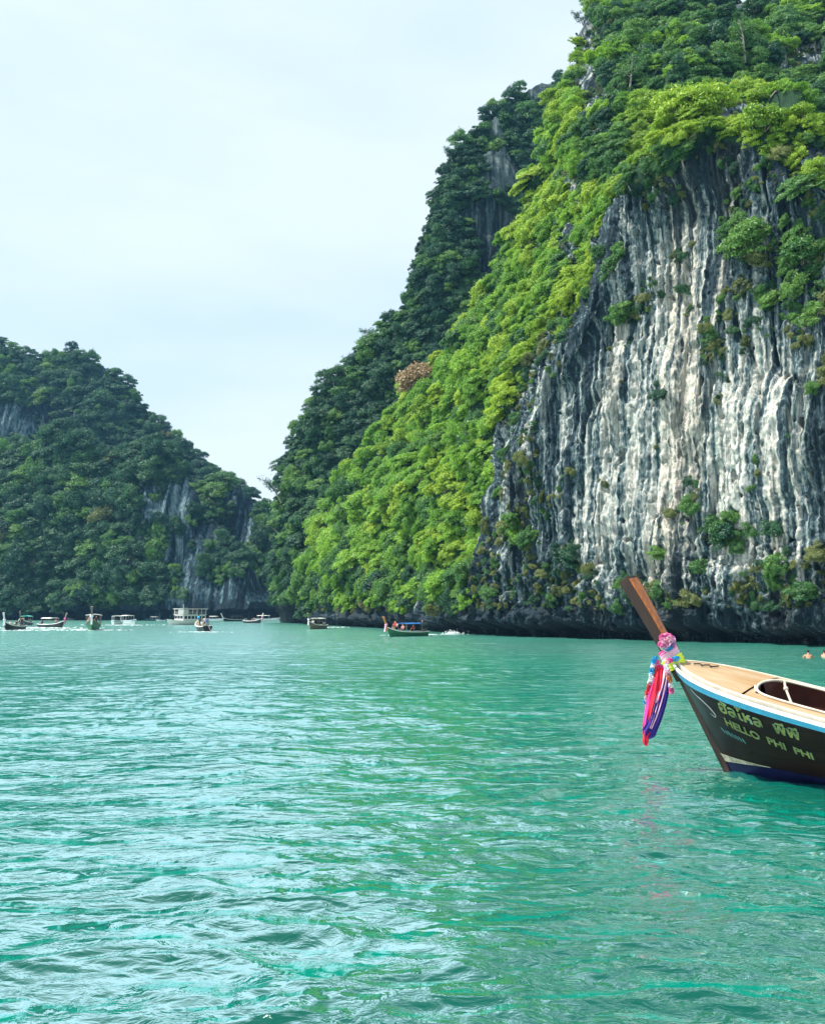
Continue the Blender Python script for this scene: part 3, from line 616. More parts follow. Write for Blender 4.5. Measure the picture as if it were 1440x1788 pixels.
# small plants clinging to the rock face, its foot and the shore
def tuft_fun(M):
    px, py, S = M['px'], M['py'], M['S']; s = S[..., 0] * .6 - S[..., 1] * .8; z = S[..., 2]
    f = fbm(s * .25, z * .2, o=3, seed=150)
    w = sstep(.15, .5, f + .35 * sstep(930, 1040, py) - .35 * np.exp(-((px - 1200) / 200) ** 2 - ((py - 780) / 130) ** 2) + .25 * np.exp(-((px - 900) / 70) ** 2) + .3 * sstep(380, 300, py) + .25 * sstep(960, 1060, py))
    return w * (1 - M['at']['veg'] * .6) * (z > 3.2)
tu = scatter(near, 5200, lambda px, py, S: .30 + .45 * rng.random(px.shape) ** 3, tuft_fun, 'tuft', sep=.5)
for M in (front, hump, knoll, ridge, shoulder):
    k_ = .55 if M is shoulder else 1.
    q_ = scatter(M, 3200 if M is shoulder else 1500, lambda px, py, S: 2.0 * k_ + 0 * px, lambda M: (1 - M['at']['veg']) * sstep(.0, .4, fbm(M['S'][..., 0] * .06, M['S'][..., 2] * .06, o=3, seed=160)) * (M['S'][..., 2] > 9), 'tuft', sep=.6)
    for t in q_: t['dark'] = True
    tu += q_
for t in tu:
    u = rng.random(); t['c'] = ('dark' if u < .8 else 'mid') if t.get('dark') else ('olive' if u < .42 else ('mid' if u < .7 else 'dark')); t['k'] = int(rng.integers(NPROTO)); t['rz'] = rng.uniform(0, 6.28)
    t['up'] = (Vector((0, 0, .7)) + Vector(t['n'])).normalized()
gn_stuff('rock_ferns', tu, 'small ferns and weeds clinging to the rock face', protos)

# notable single plants, each one to be found in the photograph
def ray_hit(px, py):
    o = Vector((0, 0, HC)); d = Vector(at(px, py, 100.)) - o; d.normalize(); best = None
    for bv in TERR:
        h = bv.ray_cast(o, d)
        if h[0] is not None and (best is None or h[3] < best[3]): best = h
    return best
def notable(px, py, rpx, c, label, name='broadleaf_tree', cat='tree', k=0, flat=1., lift=.0, nup=.8):
    h = ray_hit(px, py + rpx * .35)
    if h is None: return None
    p = np.array(h[0]); nn = h[1]; nn = nn if nn.dot(Vector((0, 0, HC)) - h[0]) > 0 else -nn
    r = rpx * p[1] / F; up = (Vector((0, 0, 1)) * 1.2 + nn * nup).normalized()
    o = place_tree(dict(p=p + np.array([0, 0, lift * r]), r=r, up=up, rz=px * .37, k=k, c=c), label, None, name, cat)
    o.scale = (r, r, r * flat); return o
notable(735, 668, 44, 'rust', 'tree with a rusty brown crown halfway up the slope')
notable(1310, 425, 44, 'mid', 'broad green tree on a ledge of the rock face, left of two', k=2)
notable(1400, 448, 42, 'mid', 'rounded green tree on a rock face ledge near the right edge', k=4)
notable(1185, 195, 46, 'lime', 'bright yellow-green tree crowning the point above the rock face', k=2)
notable(1230, 185, 50, 'lime', 'broad lime green tree at the summit of the bright crest', k=0)
notable(1330, 215, 44, 'lime', 'lime green tree on the right shoulder of the bright crest', k=4)
notable(1270, 930, 34, 'dark', 'dark green bush on the lower rock face above the boat bow', 'shrub', 'bush', 3)
notable(1195, 1048, 27, 'olive', 'yellowish round bush on the cliff foot beside the wooden prow', 'shrub', 'bush', 1)
notable(1318, 1025, 27, 'olive', 'olive bush at the cliff foot, second from the right', 'shrub', 'bush', 4)
notable(1398, 1035, 32, 'mid', 'dark green bush at the cliff foot near the right edge', 'shrub', 'bush', 5)
notable(1225, 990, 22, 'mid', 'small dull green shrub below the pale streaks', 'shrub', 'bush', 3)
notable(1148, 968, 17, 'mid', 'small green shrub low on the rock face above the prow', 'shrub', 'bush', 2)
notable(1350, 925, 24, 'dark', 'grey-green shrub hanging in a gully at the right', 'shrub', 'bush', 4)
notable(1425, 965, 20, 'olive', 'little shrub low on the face at the right edge', 'shrub', 'bush', 4)
notable(1072, 460, 17, 'fresh', 'lone little bush where the green ridge meets the rock', 'shrub', 'bush', 1)
notable(1088, 548, 14, 'mid', 'small spreading bush on the dark upper left of the rock face', 'shrub', 'bush', 5)
notable(905, 938, 26, 'fresh', 'leafy bush on the left edge of the rock face near the foot', 'shrub', 'bush', 3)
notable(1190, 505, 16, 'dark', 'dark shrub in a crack high on the pale rock', 'shrub', 'bush', 3)
notable(205, 800, 20, 'olive', 'yellow-green tree on top of the left hill spur')
notable(142, 1025, 26, 'mid', 'flat green tree low on the left hill above the boats', k=5)
notable(780, 1015, 34, 'fresh', 'bright tree leaning over the water behind the blue-canopied boat', k=4)
notable(672, 1040, 30, 'fresh', 'pale green tree at the shore above the orange prow', k=3)
notable(825, 1040, 22, 'fresh', 'fresh green tree at the shore beside the rock face', k=1)

def branchy_on(px, py, h, label, seed, lean, leafy, c):
    q = ray_hit(px, py)
    if q is not None: branchy(px, py, q[0][1] - 1.2, h, label, seed, lean, leafy, c)
def branchy(px, py, Y, h, label, seed, lean, leafy=70, c='dark'):
    """thin tree with few leaves standing out against the sky"""
    p = Vector(at(px, py, Y)); r = random.Random(seed); t0 = empty('sparse_tree', p, label=label, cat='tree')
    mb = MB(); tips = []
    top = Vector(lean) * h; mb.tube([(0, 0, -1.5), top * .5 + Vector((.03 * h, 0, 0)), top], [.035 * h, .022 * h, .008 * h], 6)
    for i in range(9):
        f = .3 + .7 * i / 9; b0 = top * f; a = r.uniform(0, 6.28); e = b0 + Vector((math.cos(a), math.sin(a) * .7, r.uniform(.1, .7))) * h * r.uniform(.18, .34)
        mb.tube([b0, (b0 + e) / 2 + Vector((0, 0, .03 * h)), e], [.013 * h, .008 * h, .004 * h], 4); tips += [e, (b0 + e) / 2]
    mb.build('trunk', bark, t0)
    rr = np.random.default_rng(seed); n_ = leafy * len(tips); c0 = np.array([list(tips[i % len(tips)]) for i in range(n_)]) + rr.normal(0, .055 * h, (n_, 3))
    nn = rr.normal(size=(n_, 3)) + [0, 0, .6]; nn /= np.linalg.norm(nn, axis=1)[:, None]; tt = np.cross(nn, rr.normal(size=(n_, 3))); tt /= np.linalg.norm(tt, axis=1)[:, None]; bb = np.cross(nn, tt)
    sz = .022 * h * rr.uniform(.6, 1.4, (n_, 1)); V = np.stack([c0 + tt * sz, c0 + bb * sz * .6, c0 - tt * sz, c0 - bb * sz * .6], 1)
    mesh_np('crown', V, np.arange(n_ * 4).reshape(-1, 4), LEAF[c], False, parent=t0)
branchy(492, 870, 262, 10, 'thin tree leaning out over the channel from the shoulder edge', 1, (-.55, 0, .55), 40)
branchy(489, 925, 262, 7, 'smaller thin tree jutting over the channel below the leaning one', 2, (-.75, 0, .15), 30)
branchy(642, 612, 268, 7.5, 'pointed dark tree standing up on the shoulder skyline', 3, (-.05, 0, 1), 90)
branchy(612, 650, 268, 6, 'small wispy tree on the skyline left of the pointed one', 4, (-.3, 0, .8), 30)
branchy(584, 680, 268, 5.5, 'wispy tree lower on the shoulder skyline', 5, (-.2, 0, .9), 30)
branchy(790, 275, 272, 5.5, 'small tree on the upper left corner of the shoulder', 6, (-.5, 0, .6), 60)
branchy(1020, 40, 205, 5, 'small tree on the mountain skyline at the top', 7, (-.5, 0, .6), 60)

branchy_on(1098, 150, 6.0, 'pale-trunked tree on the upper mountainside left of the lime crest', 11, (.1, -.1, .95), 40, 'mid')
branchy_on(1300, 95, 6.5, 'pale-trunked tree high behind the bright crest', 12, (-.15, -.1, .95), 40, 'mid')
branchy_on(975, 560, 5.0, 'thin-crowned tree on the upper bright ridge near the rock edge', 13, (.2, -.2, .9), 45, 'lime')
branchy_on(820, 800, 5.5, 'thin-crowned tree in the middle of the bright slope', 14, (-.2, -.3, .9), 45, 'fresh')
branchy_on(700, 900, 6.0, 'thin-crowned tree low on the bright slope', 15, (.15, -.3, .9), 45, 'fresh')
branchy_on(600, 960, 6.5, 'thin-crowned tree near the left foot of the slope', 16, (-.2, -.3, .9), 45, 'mid')
# ------------------------------------------------------------------ boats: shared paints
C_ = dict(
 varnish=paint('dark_varnished_hull', (.016, .008, .006), .36, .6, 2.5, .15, stretch=(.4, 1, 5), c2=(.006, .004, .005)),
 navy=paint('navy_bottom_paint', (.006, .008, .045), .4, .3, 4),
 cream=paint('chipped_cream_paint', (.50, .47, .36), .6, .2, 9, c2=(.10, .10, .06)),
 white=paint('white_paint', (.74, .74, .70), .45, .22, 7), blue=paint('light_blue_paint', (.06, .36, .55), .4, .2, 5),
 deck=paint('worn_varnished_deck', (.27, .14, .045), .5, .2, 1.5, .1, stretch=(.7, 2.2, 1), c2=(.42, .33, .22)),
 deckrim=paint('pale_deck_rim', (.60, .55, .46), .55, .3, 4), gap=paint('dark_waterway', (.10, .08, .06), .8, .5, 5),  # groove inside the gunwale is a darker brown than the deck rim
 post=paint('red_teak_part_sunlit', (.42, .13, .025), .35, .3, 2.6, .12, stretch=(7, 7, .5), c2=(.13, .034, .012)),  # aft face of the post: sunlit look partly put into the wood colour
 postdark=paint('dark_teak_part_shade', (.028, .012, .008), .5, .4, 2.6, .12, stretch=(7, 7, .5)),  # dark wood of the post, with its side's shade partly painted in
 inside=paint('dark_red_bilge', (.055, .014, .012), .7, .4, 4), bench=paint('salmon_bench', (.42, .15, .09), .6, .2, 4), floor=paint('grey_floor_boards', (.42, .38, .28), .8, .3, 4, stretch=(.5, 3, 1)),
 rope=paint('pale_rope', (.55, .50, .42), .9, .3, 40), steel=paint('grey_metal', (.25, .26, .27), .35, .2, 8, metal=.6),
 letter=paint('yellow_green_letters', (.30, .34, .05), .6, .25, 9, c2=(.08, .14, .035)), outline=paint('pale_green_outline', (.20, .33, .22), .6, .25, 9),
 teal=paint('teal_letters', (.12, .40, .38), .6, .25, 9), chalk=paint('chalky_white_line', (.45, .45, .45), .7, .3, 9),
 pink=paint('pink_plastic', (.80, .16, .42), .6, .2, 12), lpink=paint('pale_pink_plastic', (.85, .48, .62), .6, .15, 12), violet=paint('violet_plastic', (.42, .20, .68), .6, .2, 12),
 red=paint('red_cloth', (.72, .02, .05), .8, .2, 12), hot=paint('hot_pink_cloth', (.82, .05, .30), .8, .2, 12), navyc=paint('navy_cloth', (.035, .015, .20), .8, .3, 12),
 yellow=paint('neon_yellow_cloth', (.72, .82, .05), .8, .15, 8), sky=paint('sky_blue_plastic', (.02, .38, .72), .6, .2, 12), orange=paint('orange_plastic', (.78, .20, .04), .6, .2, 12),
 wht=paint('white_plastic', (.82, .82, .84), .6, .08, 12), glass=paint('dark_window', (.02, .03, .04), .1, .3, 3), green=paint('green_hull_paint', (.03, .16, .08), .45, .3, 3),
 black=paint('black_hull_paint', (.016, .018, .024), .45, .3, 3), turq=paint('turquoise_canopy', (.12, .62, .55), .7, .15, 3), bcanvas=paint('blue_canvas', (.03, .16, .50), .7, .2, 3), dcanvas=paint('dark_green_canvas', (.012, .03, .035), .8, .3, 3),
 foam=paint('white_water', (.80, .88, .88), .8, .1, 3), wood=paint('orange_wood', (.55, .22, .05), .5, .3, 3), grey=paint('weathered_wood', (.22, .19, .15), .7, .3, 3),
)
def ev_mesh(o):
    dg = bpy.context.evaluated_depsgraph_get(); me = bpy.data.meshes.new_from_object(o.evaluated_get(dg)); return me

# ------------------------------------------------------------------ the big longtail boat at the right
ZT, RAKE, HB, KB, SA, SC_, WB, WK = 1.925, .85, 1.08, .6, .28, .014, .42, 2.5
BOAT = empty('longtail_boat', (5.581, 15.168, 0), label='large dark wooden longtail boat with a tall prow and garlands, nearest at the right', cat='boat')
BOAT.rotation_mode = 'QUATERNION'
BOAT.rotation_quaternion = (Matrix.Rotation(-.76, 3, 'Z') @ Matrix.Rotation(.11, 3, 'X')).to_quaternion()
def hbm(s): return HB * (1 - math.exp(-s / KB)) * (1 if s < 5 else 1 - .05 * (s - 5) ** 1.3)
def zg(s): return ZT - SA * s + SC_ * s * s if s < 7 else ZT - SA * 7 + SC_ * 49 + .05 * (s - 7)
def hull_pt(s, v, side=-1, off=0.):
    bw = WB * (1 - math.exp(-s / WK)); vv = min(v, 1)
    y = hbm(s) * (1 - vv ** 1.35) + bw * vv ** 1.35
    if v > 1: y *= max(0, 1 - (v - 1) * 3.4)
    return Vector((s - RAKE * (1 - v), side * (max(0, y - .0) + off), zg(s) * (1 - v)))
def nrm_pt(s, v, side=-1):
    a = hull_pt(s + .02, v, side) - hull_pt(max(0, s - .02), v, side); b = hull_pt(s, v + .02, side) - hull_pt(s, max(0, v - .02), side)
    n_ = a.cross(b).normalized(); return n_ if n_.y * side > 0 else -n_
SS = [0, .03, .07, .12, .18, .25, .33, .42, .52, .65, .8, 1.0, 1.2, 1.45, 1.7, 2.0, 2.3, 2.6, 3, 3.5, 4, 4.6, 5.2, 6, 7, 8, 9, 9.6]
VV = [0, .04, .1, .2, .3, .4, .5, .6, .7, .8, .9, 1.0, 1.1, 1.2, 1.294]
mb = MB()
for sgn in (-1, 1): mb.loft([[hull_pt(s, v, sgn) for v in VV] for s in SS])
mb.add([hull_pt(9.6, v, -1) for v in VV] + [hull_pt(9.6, v, 1) for v in VV[::-1]], [tuple(range(2 * len(VV)))])
hull = mb.build('hull', C_['varnish'], BOAT, True)
def skin_patch(name, mat, s_list, v_fun, off, sides=(-1,), parent=None):
    mb = MB()
    for sd_ in sides:
        mb.loft([[hull_pt(s, v, sd_) + nrm_pt(s, v, sd_) * off for v in v_fun(s)] for s in s_list])
    return mb.build(name, mat, parent or BOAT, True)
fine_s = [i * .08 for i in range(0, 60)] + [5 + i * .4 for i in range(12)]
skin_patch('bottom_paint', C_['navy'], fine_s, lambda s: [max(.83, .895 - .085 * min(s, 1) ** .8) + k * (1.25 - .895) / 8 for k in range(9)], .006, (-1, 1))
skin_patch('cream_patch', C_['cream'], [.02 + i * .045 for i in range(24)], lambda s: [.812 + (.89 - .812 - .078 * (s / 1.1) ** 1.1 * 1.0) * k / 4 - .002 + (.01 * s) for k in range(5)], .011)
skin_patch('blue_strake', C_['blue'], fine_s, lambda s: [.012, .035, .06, .085], .022, (-1, 1))
mb = MB()
for sgn in (-1, 1):
    secs = []
    for s in fine_s:
        p = hull_pt(s, 0, sgn); o_ = .035
        secs.append([p + Vector((0, sgn * o_, .022)), p + Vector((0, sgn * (-.04), .028)), p + Vector((0, sgn * (-.05), -.01)), p + Vector((0, sgn * (.0), -.02)), p + Vector((0, sgn * o_, -.012))])
    mb.loft(secs, close=True, caps=True)
mb.build('gunwale', C_['white'], BOAT, False)
mb = MB(); mb.loft([[hull_pt(s, 0, -1) * 1 + Vector((0, .05 if s > .1 else 0, -.03)), hull_pt(s, 0, 1) + Vector((0, -.05 if s > .1 else 0, -.03))] for s in fine_s if s < 1.5]); 
for sgn in (-1, 1): mb.loft([[hull_pt(s, 0, sgn) + Vector((0, -sgn * .05, -.03)), hull_pt(s, 0, sgn) + Vector((0, -sgn * .2, -.03))] for s in fine_s if s >= 1.35])
mb.build('waterway', C_['gap'], BOAT)
def inner(x, z, k=.9):
    s_ = x + .5
    for q in range(3): v = max(0., min(1., 1 - z / zg(s_))); s_ = max(.05, x + RAKE * (1 - v))
    return abs(hull_pt(s_, v).y) * k
# raised foredeck with an open well
S0 = 1.60
def well(s): return 0 if s <= S0 else min(.70, .70 * (1 - math.exp(-(s - S0) / .10)) ** .6)
def dk(s, t, dz=0): 
    hb_ = max(0, hbm(s) - .11); return Vector((s - RAKE, t * hb_, zg(s) + .055 + .05 * (1 - t * t) * min(1, s) + dz))
ds = [.12 + i * .08 for i in range(19)] + [S0 + x for x in (.002, .01, .03, .06, .1, .16, .24, .34, .5)] + [2.3 + i * .25 for i in range(20)]
mb = MB()
mb.loft([[dk(s, -1 + 2 * k / 16) for k in range(17)] for s in ds if s <= S0])
for sgn in (-1, 1):
    mb.loft([[dk(s, sgn * (well(s) + (1 - well(s)) * k / 6)) for k in range(7)] for s in [S0] + [x for x in ds if x > S0]])
mb.build('foredeck', C_['deck'], BOAT, True)
mb = MB()
for sgn in (-1, 1): mb.loft([[dk(s, sgn, .018) + Vector((0, 0, 0)), dk(s, sgn, .018) - Vector((0, sgn * .055, 0)), dk(s, sgn, -.08) - Vector((0, sgn * .055, 0)), dk(s, sgn, -.08)] for s in ds], close=True, caps=True)
mb.build('deck_edge', C_['deckrim'], BOAT)
mb = MB(); rim = [dk(s, -well(s), .02) for s in ds[::-1] if s >= S0] + [dk(s, well(s), .02) for s in ds if s > S0]
mb.tube(rim, .022, 6); mb.build('coaming', C_['deckrim'], BOAT, True)
mb = MB()
for sgn in (-1, 1):
    mb.loft([[dk(s, sgn * well(s), -.01), dk(s, sgn * well(s), -.30) + Vector((0, sgn * .12, 0)), Vector((s - RAKE + .1, sgn * inner(max(.8, s - RAKE + .1), .62, .9), .6))] for s in ds if s >= S0])
mb.add([dk(S0, 0, -.02) + Vector((-.35, -.75, 0)), dk(S0, 0, -.02) + Vector((-.35, .75, 0)), dk(S0, 0, -1.0) + Vector((-.35, .3, 0)), dk(S0, 0, -1.0) + Vector((-.35, -.3, 0))], [(0, 1, 2, 3)])
mb.build('well_lining', C_['inside'], BOAT, True)
mb = MB(); mb.loft([[(x, -inner(x, .6), .6), (x, inner(x, .6), .6)] for x in (.8, 1.2, 1.7, 2.4, 3.2, 4.2, 5.2, 6.4)]); mb.build('floor', C_['floor'], BOAT)
for x in (2.05, 3.5, 4.9):
    z = 1.02 - .02 * x; w_ = inner(x, z, .93); MB().box((x, 0, z), (.46, 2 * w_, .045)).build('bench', C_['bench'], BOAT, bevel=.008)
for i in range(5):
    x = 1.3 + i * .8; MB().tube([(x, -inner(x, .62, .93), .62), (x, -inner(x, .8, .94), .8), (x, -inner(x, 1.0, .94), 1.0)], .025, 6).build('rib', C_['grey'], BOAT)
MB().tube([(1.18, -.30, .70), (1.2, -.3, 1.28)], [.035, .03], 8).build('cleat_post', C_['deckrim'], BOAT, True)
MB().box((1.2, -.3, 1.30), (.13, .07, .07)).build('cleat', C_['deckrim'], BOAT, bevel=.01)
MB().box((1.62, -.55, 1.02), (.07, .07, .5)).build('canopy_post', C_['white'], BOAT, bevel=.01)
def catmull(ps, n=8):
    A = np.array([tuple(p) for p in ps], float); return [Vector(v) for v in crom(A, np.linspace(0, len(ps) - 1, n * (len(ps) - 1) + 1))]
a_ = dk(1.78, .62, .03)
mb = MB(); mb.tube(catmull([a_, a_ + Vector((.05, -.12, -.12)), Vector((1.22, .12, 1.12)), Vector((1.38, -.12, .86)), Vector((1.65, -.28, .72)), Vector((2.0, -.2, .67))]), .022, 6)
mb.blob(a_ + Vector((.05, -.12, -.12)), .045); mb.build('mooring_rope', C_['rope'], BOAT, True)
mb = MB(); mb.tube(catmull([dk(1.64, -.42, .05), dk(1.68, -.55, .0), dk(1.72, -.66, .05)]), .02, 6); mb.build('rope_loop', C_['white'], BOAT, True)
mb = MB(); mb.tube(catmull([dk(.42, -.1, .03), dk(.5, .12, .035), dk(.55, .0, .035), dk(.62, .25, .035), dk(.68, .15, .03), dk(.74, .42, .03)], 5), .013, 5); mb.build('deck_line', C_['black'], BOAT, True)
# stem and tall prow post
mb = MB(); dirp = (Vector((-1.65, 0, 3.535)) - Vector((0, 0, 0))); 
secs = []
for z in (-.35, 0, .5, 1, 1.5, 1.85):
    x = -RAKE * z / ZT; secs.append([(x - .05, -.03, z), (x + .09, -.06, z + .02), (x + .09, .06, z + .02), (x - .05, .03, z)])
mb.loft(secs, close=True, caps=True); mb.build('stem', C_['postdark'], BOAT, bevel=.008)
def post_sec(z):
    f = (z - 1.7) / (3.53 - 1.7); x = -RAKE - (z - ZT) * .497 + .035 * math.sin(math.pi * min(1, max(0, f)))
    dpt = .185 + .025 * f; wd = .11 + .25 * max(0, f - .05); return x, dpt / 2, wd / 2
zs = [1.62, 1.8, 2, 2.2, 2.4, 2.6, 2.8, 3.0, 3.2, 3.35, 3.46, 3.51]
mb = MB(); secs = []
for z in zs:
    x, d_, w_ = post_sec(z); w2 = w_ * (1 if z < 3.4 else 1 - (z - 3.4) * 1.4); z2 = z
    secs.append([(x - d_, -w2, z2 - .06), (x + d_ * .86, -w2, z2 + .04), (x + d_ * .86, w2, z2 + .04), (x - d_, w2, z2 - .06)])
mb.loft(secs, close=True, caps=True); post = mb.build('prow_post', C_['postdark'], BOAT, bevel=.012)
mb = MB(); secs = []
for z in zs[:-1]:
    x, d_, w_ = post_sec(z); w2 = w_ * (1 if z < 3.4 else 1 - (z - 3.4) * 1.4)
    secs.append([(x + d_ * .86, -w2 * .97, z + .04), (x + d_ + .012, -w2 * .90, z + .045), (x + d_ + .02, 0, z + .045), (x + d_ + .012, w2 * .90, z + .045), (x + d_ * .86, w2 * .97, z + .04)])
mb.loft(secs, close=True, caps=True); mb.build('face_board', C_['post'], post, bevel=.004)  # redder board carries part of the aft face's sunlit tone
# painted lettering on the side
def lettering(txt, size, s0, v0, s1, v1, mat, off, name, grow=0., hs=1.):
    cu = bpy.data.curves.new(name, 'FONT'); cu.body = txt; cu.size = size; cu.offset = grow; cu.resolution_u = 3
    o = bpy.data.objects.new('tmp', cu); COL.objects.link(o); bpy.context.view_layer.update(); me = ev_mesh(o)
    bm = bmesh.new(); bm.from_mesh(me); bmesh.ops.triangulate(bm, faces=bm.faces); bm.to_mesh(me); bm.free()
    co = np.array([v.co[:] for v in me.vertices]); x0, x1 = LETX.setdefault(txt, (co[:, 0].min(), co[:, 0].max())); L = x1 - x0
    for v in me.vertices:
        f = (v.co.x - x0) / L; vb = v0 + (v1 - v0) * f; vv = vb - v.co.y * hs / 1.5; ss = s0 + (s1 - s0) * f + RAKE * (vb - vv)
        v.co = hull_pt(ss, vv, -1) + nrm_pt(ss, vv, -1) * off
    me.materials.clear(); me.materials.append(mat)
    q = bpy.data.objects.new(name, me); COL.objects.link(q); q.parent = BOAT; bpy.data.objects.remove(o); return q
LETX = {}
TH1 = '\u0e2e\u0e31\u0e25\u0e42\u0e2b\u0e25  \u0e1e\u0e35\u0e1e\u0e35'
lettering(TH1, .30, .96, .245, 2.2, .315, C_['letter'], .016, 'thai_lettering', -.001)
lettering(TH1, .30, .96, .245, 2.2, .315, C_['outline'], .010, 'lettering_outline', .008)
lettering('HELLO  PHI  PHI', .20, .84, .41, 2.08, .57, C_['letter'], .016, 'name_lettering', -.001)
lettering('HELLO  PHI  PHI', .20, .84, .41, 2.08, .57, C_['outline'], .010, 'lettering_outline', .006)
def stroke(pts, w, mat, name, off=.014):
    ps = [tuple(p) for p in crom(np.array(pts, float), np.linspace(0, len(pts) - 1, 8 * (len(pts) - 1) + 1))]
    mb = MB(); mb.tube([hull_pt(s, v, -1) + nrm_pt(s, v, -1) * off * .4 for s, v in ps], [w * math.sin(math.pi * (.08 + .84 * i / (len(ps) - 1))) for i in range(len(ps))], 5); return mb
stroke([(.44, .13), (.50, .17), (.60, .20), (.70, .26), (.72, .33), (.66, .365), (.60, .34)], .012, None, '').build('painted_swoosh', C_['chalk'], BOAT, True)
mb = MB(); r_ = random.Random(4)
for i in range(7):
    s_, v_ = .60 + i * .055, .50 + i * .008
    for k in range(2): 
        q = stroke([(s_ + r_.uniform(-.01, .02), v_ - .02 + .03 * k), (s_ + .015, v_ + r_.uniform(-.012, .012) + .02 * k), (s_ + r_.uniform(.0, .02), v_ + .025 + .015 * k)], .006, None, ''); mb.add(q.v, q.f)
mb.build('small_worn_marks', C_['teal'], BOAT)

# garlands and cloths tied to the prow, hanging a little to the left in the breeze
def Wp(px, py, d=15.45): return Vector(at(px, py, d))
def flower_mesh(seed):
    r = np.random.default_rng(seed); n_ = 46; d = r.normal(size=(n_, 3)); d /= np.linalg.norm(d, axis=1)[:, None]
    t = np.cross(d, r.normal(size=(n_, 3))); t /= np.linalg.norm(t, axis=1)[:, None]; b = np.cross(d, t)
    V = np.stack([d * .35, d * .8 + t * .38, d * 1.05 + b * .12, d * .8 - t * .38], 1).reshape(-1, 3); return V, np.arange(n_ * 4).reshape(-1, 4)
FL = {}
def flower(p, r, matk, parent, i):
    key = (matk, i % 3)
    if key not in FL:
        V, f = flower_mesh(i % 3); o = mesh_np('flower', V, f, C_[matk], False); FL[key] = o.data; COL.objects.unlink(o); bpy.data.objects.remove(o)
    o = bpy.data.objects.new('flower', FL[key]); COL.objects.link(o); o.parent = parent; o.location = p; o.scale = (r,) * 3; o.rotation_euler = (i, i * 2.1, i * .7); return o
def garland(pts, seq, r, label, d=15.4, step=.045, top=None):
    P = [Wp(x, y, dd if dd else d) for (x, y, dd) in pts]; g = empty('garland', P[0], label=label, cat='garland')
    path = catmull(P, 30); cum = 0; last = path[0]; i = 0; mb = MB(); mb.tube([p - P[0] for p in path[::6]], .008, 5); mb.build('string', C_['wht'], g)
    for p in path:
        cum += (p - last).length; last = p
        if cum >= step * i: flower(p - P[0], r * random.uniform(.85, 1.2), seq[int(i / 2.2) % len(seq)], g, i); i += 1
    return g
pf = empty('flower_pompom', Wp(1163, 1121, 15.42), label='big pink ball of plastic flowers tied to the prow post', cat='garland')
rr = random.Random(2)
for i in range(64):
    v = Vector((rr.gauss(0, 1), rr.gauss(0, 1), rr.gauss(0, 1))).normalized() * .118
    k = 'lpink' if rr.random() < .5 else 'pink'
    if v.x > .06: k = 'violet' if rr.random() < .6 else k
    if v.z < -.08: k = 'sky' if v.x > -.02 else 'wht'
    flower(v, rr.uniform(.045, .062), k, pf, i)
garland([(1144,1150,15.35), (1139,1165,15.3), (1137,1180,15.3), (1134,1200,15.3), (1130,1216,15.3), (1127,1226,15.3)], ['sky', 'wht', 'sky', 'wht', 'wht', 'red', 'red', 'lpink', 'sky'], .052, 'blue and white flower garland hanging left of the prow')
garland([(1182,1150,15.25), (1170,1153,15.2), (1163,1160,15.15), (1166,1175,15.12), (1170,1192,15.12), (1172,1210,15.12)], ['sky', 'hot', 'lpink', 'wht', 'lpink', 'orange', 'wht', 'pink'], .045, 'short pink and orange garland over the gunwale at the prow')
garland([(1148,1156,15.3), (1144,1180,15.28), (1140,1205,15.27), (1136,1228,15.27)], ['hot', 'red', 'red', 'lpink', 'red', 'pink'], .045, 'red flower garland beside the blue and white one')
def cloth(pts, w, mat, label, name='ribbon', folds=3, amp=.02, cat='ribbon', ph=0.):
    P = [Wp(*p) for p in pts]; path = catmull(P, 12); o0 = P[0]; n_ = 22; secs = []
    for i, p in enumerate(path):
        f = i / (len(path) - 1); k = f * (len(w) - 1); a = int(min(k, len(w) - 2)); ww = 1.5 * (w[a] + (w[a + 1] - w[a]) * (k - a))
        d = (path[min(i + 1, len(path) - 1)] - path[max(i - 1, 0)]).normalized(); sx = d.cross(Vector((0, -1, 0))).normalized()
        secs.append([p - o0 + sx * (j / (n_ - 1) - .5) * ww + Vector((0, 1, 0)) * amp * (math.sin(j / (n_ - 1) * folds * 6.28 + ph + f * 2.2) + .45 * math.sin(j / (n_ - 1) * folds * 14.1 + ph * 3 - f * 7)) * (.5 + f) for j in range(n_)])
    mb = MB(); mb.loft(secs); o = mb.build(name, mat, None, True); o.location = o0; props(o, label, cat)
    md = o.modifiers.new('thickness', 'SOLIDIFY'); md.thickness = .006; return o
cloth([(1157,1162,15.30), (1151,1190,15.27), (1143,1222,15.25), (1134,1255,15.25), (1126,1284,15.25)], (.10, .17, .19, .14, .05), C_['hot'], 'hot pink cloth ribbon hanging from the prow', folds=3)
cloth([(1152,1165,15.28), (1150,1190,15.22), (1146,1215,15.2), (1139,1240,15.2), (1134,1262,15.2)], (.08, .10, .11, .09, .04), C_['red'], 'red cloth ribbon over the pink one on the prow', folds=2, ph=1)
cloth([(1163,1168,15.26), (1158,1195,15.22), (1150,1222,15.2), (1142,1250,15.2), (1134,1272,15.2)], (.05, .07, .08, .07, .04), C_['lpink'], 'pale pink ribbon between the red and navy cloths', folds=2, ph=2)
cloth([(1167,1178,15.24), (1161,1205,15.2), (1153,1232,15.18), (1144,1256,15.18), (1133,1280,15.18), (1128,1288,15.18)], (.04, .10, .13, .15, .17, .05), C_['navyc'], 'navy blue cloth ribbon at the right of the ribbon bundle', folds=2, amp=.014, ph=.5)
cloth([(1129,1276,15.2), (1128,1286,15.18), (1127,1295,15.18), (1128,1302,15.18)], (.09, .06, .07, .03), C_['red'], 'red tail at the lower tip of the ribbon bundle', folds=2, amp=.01)
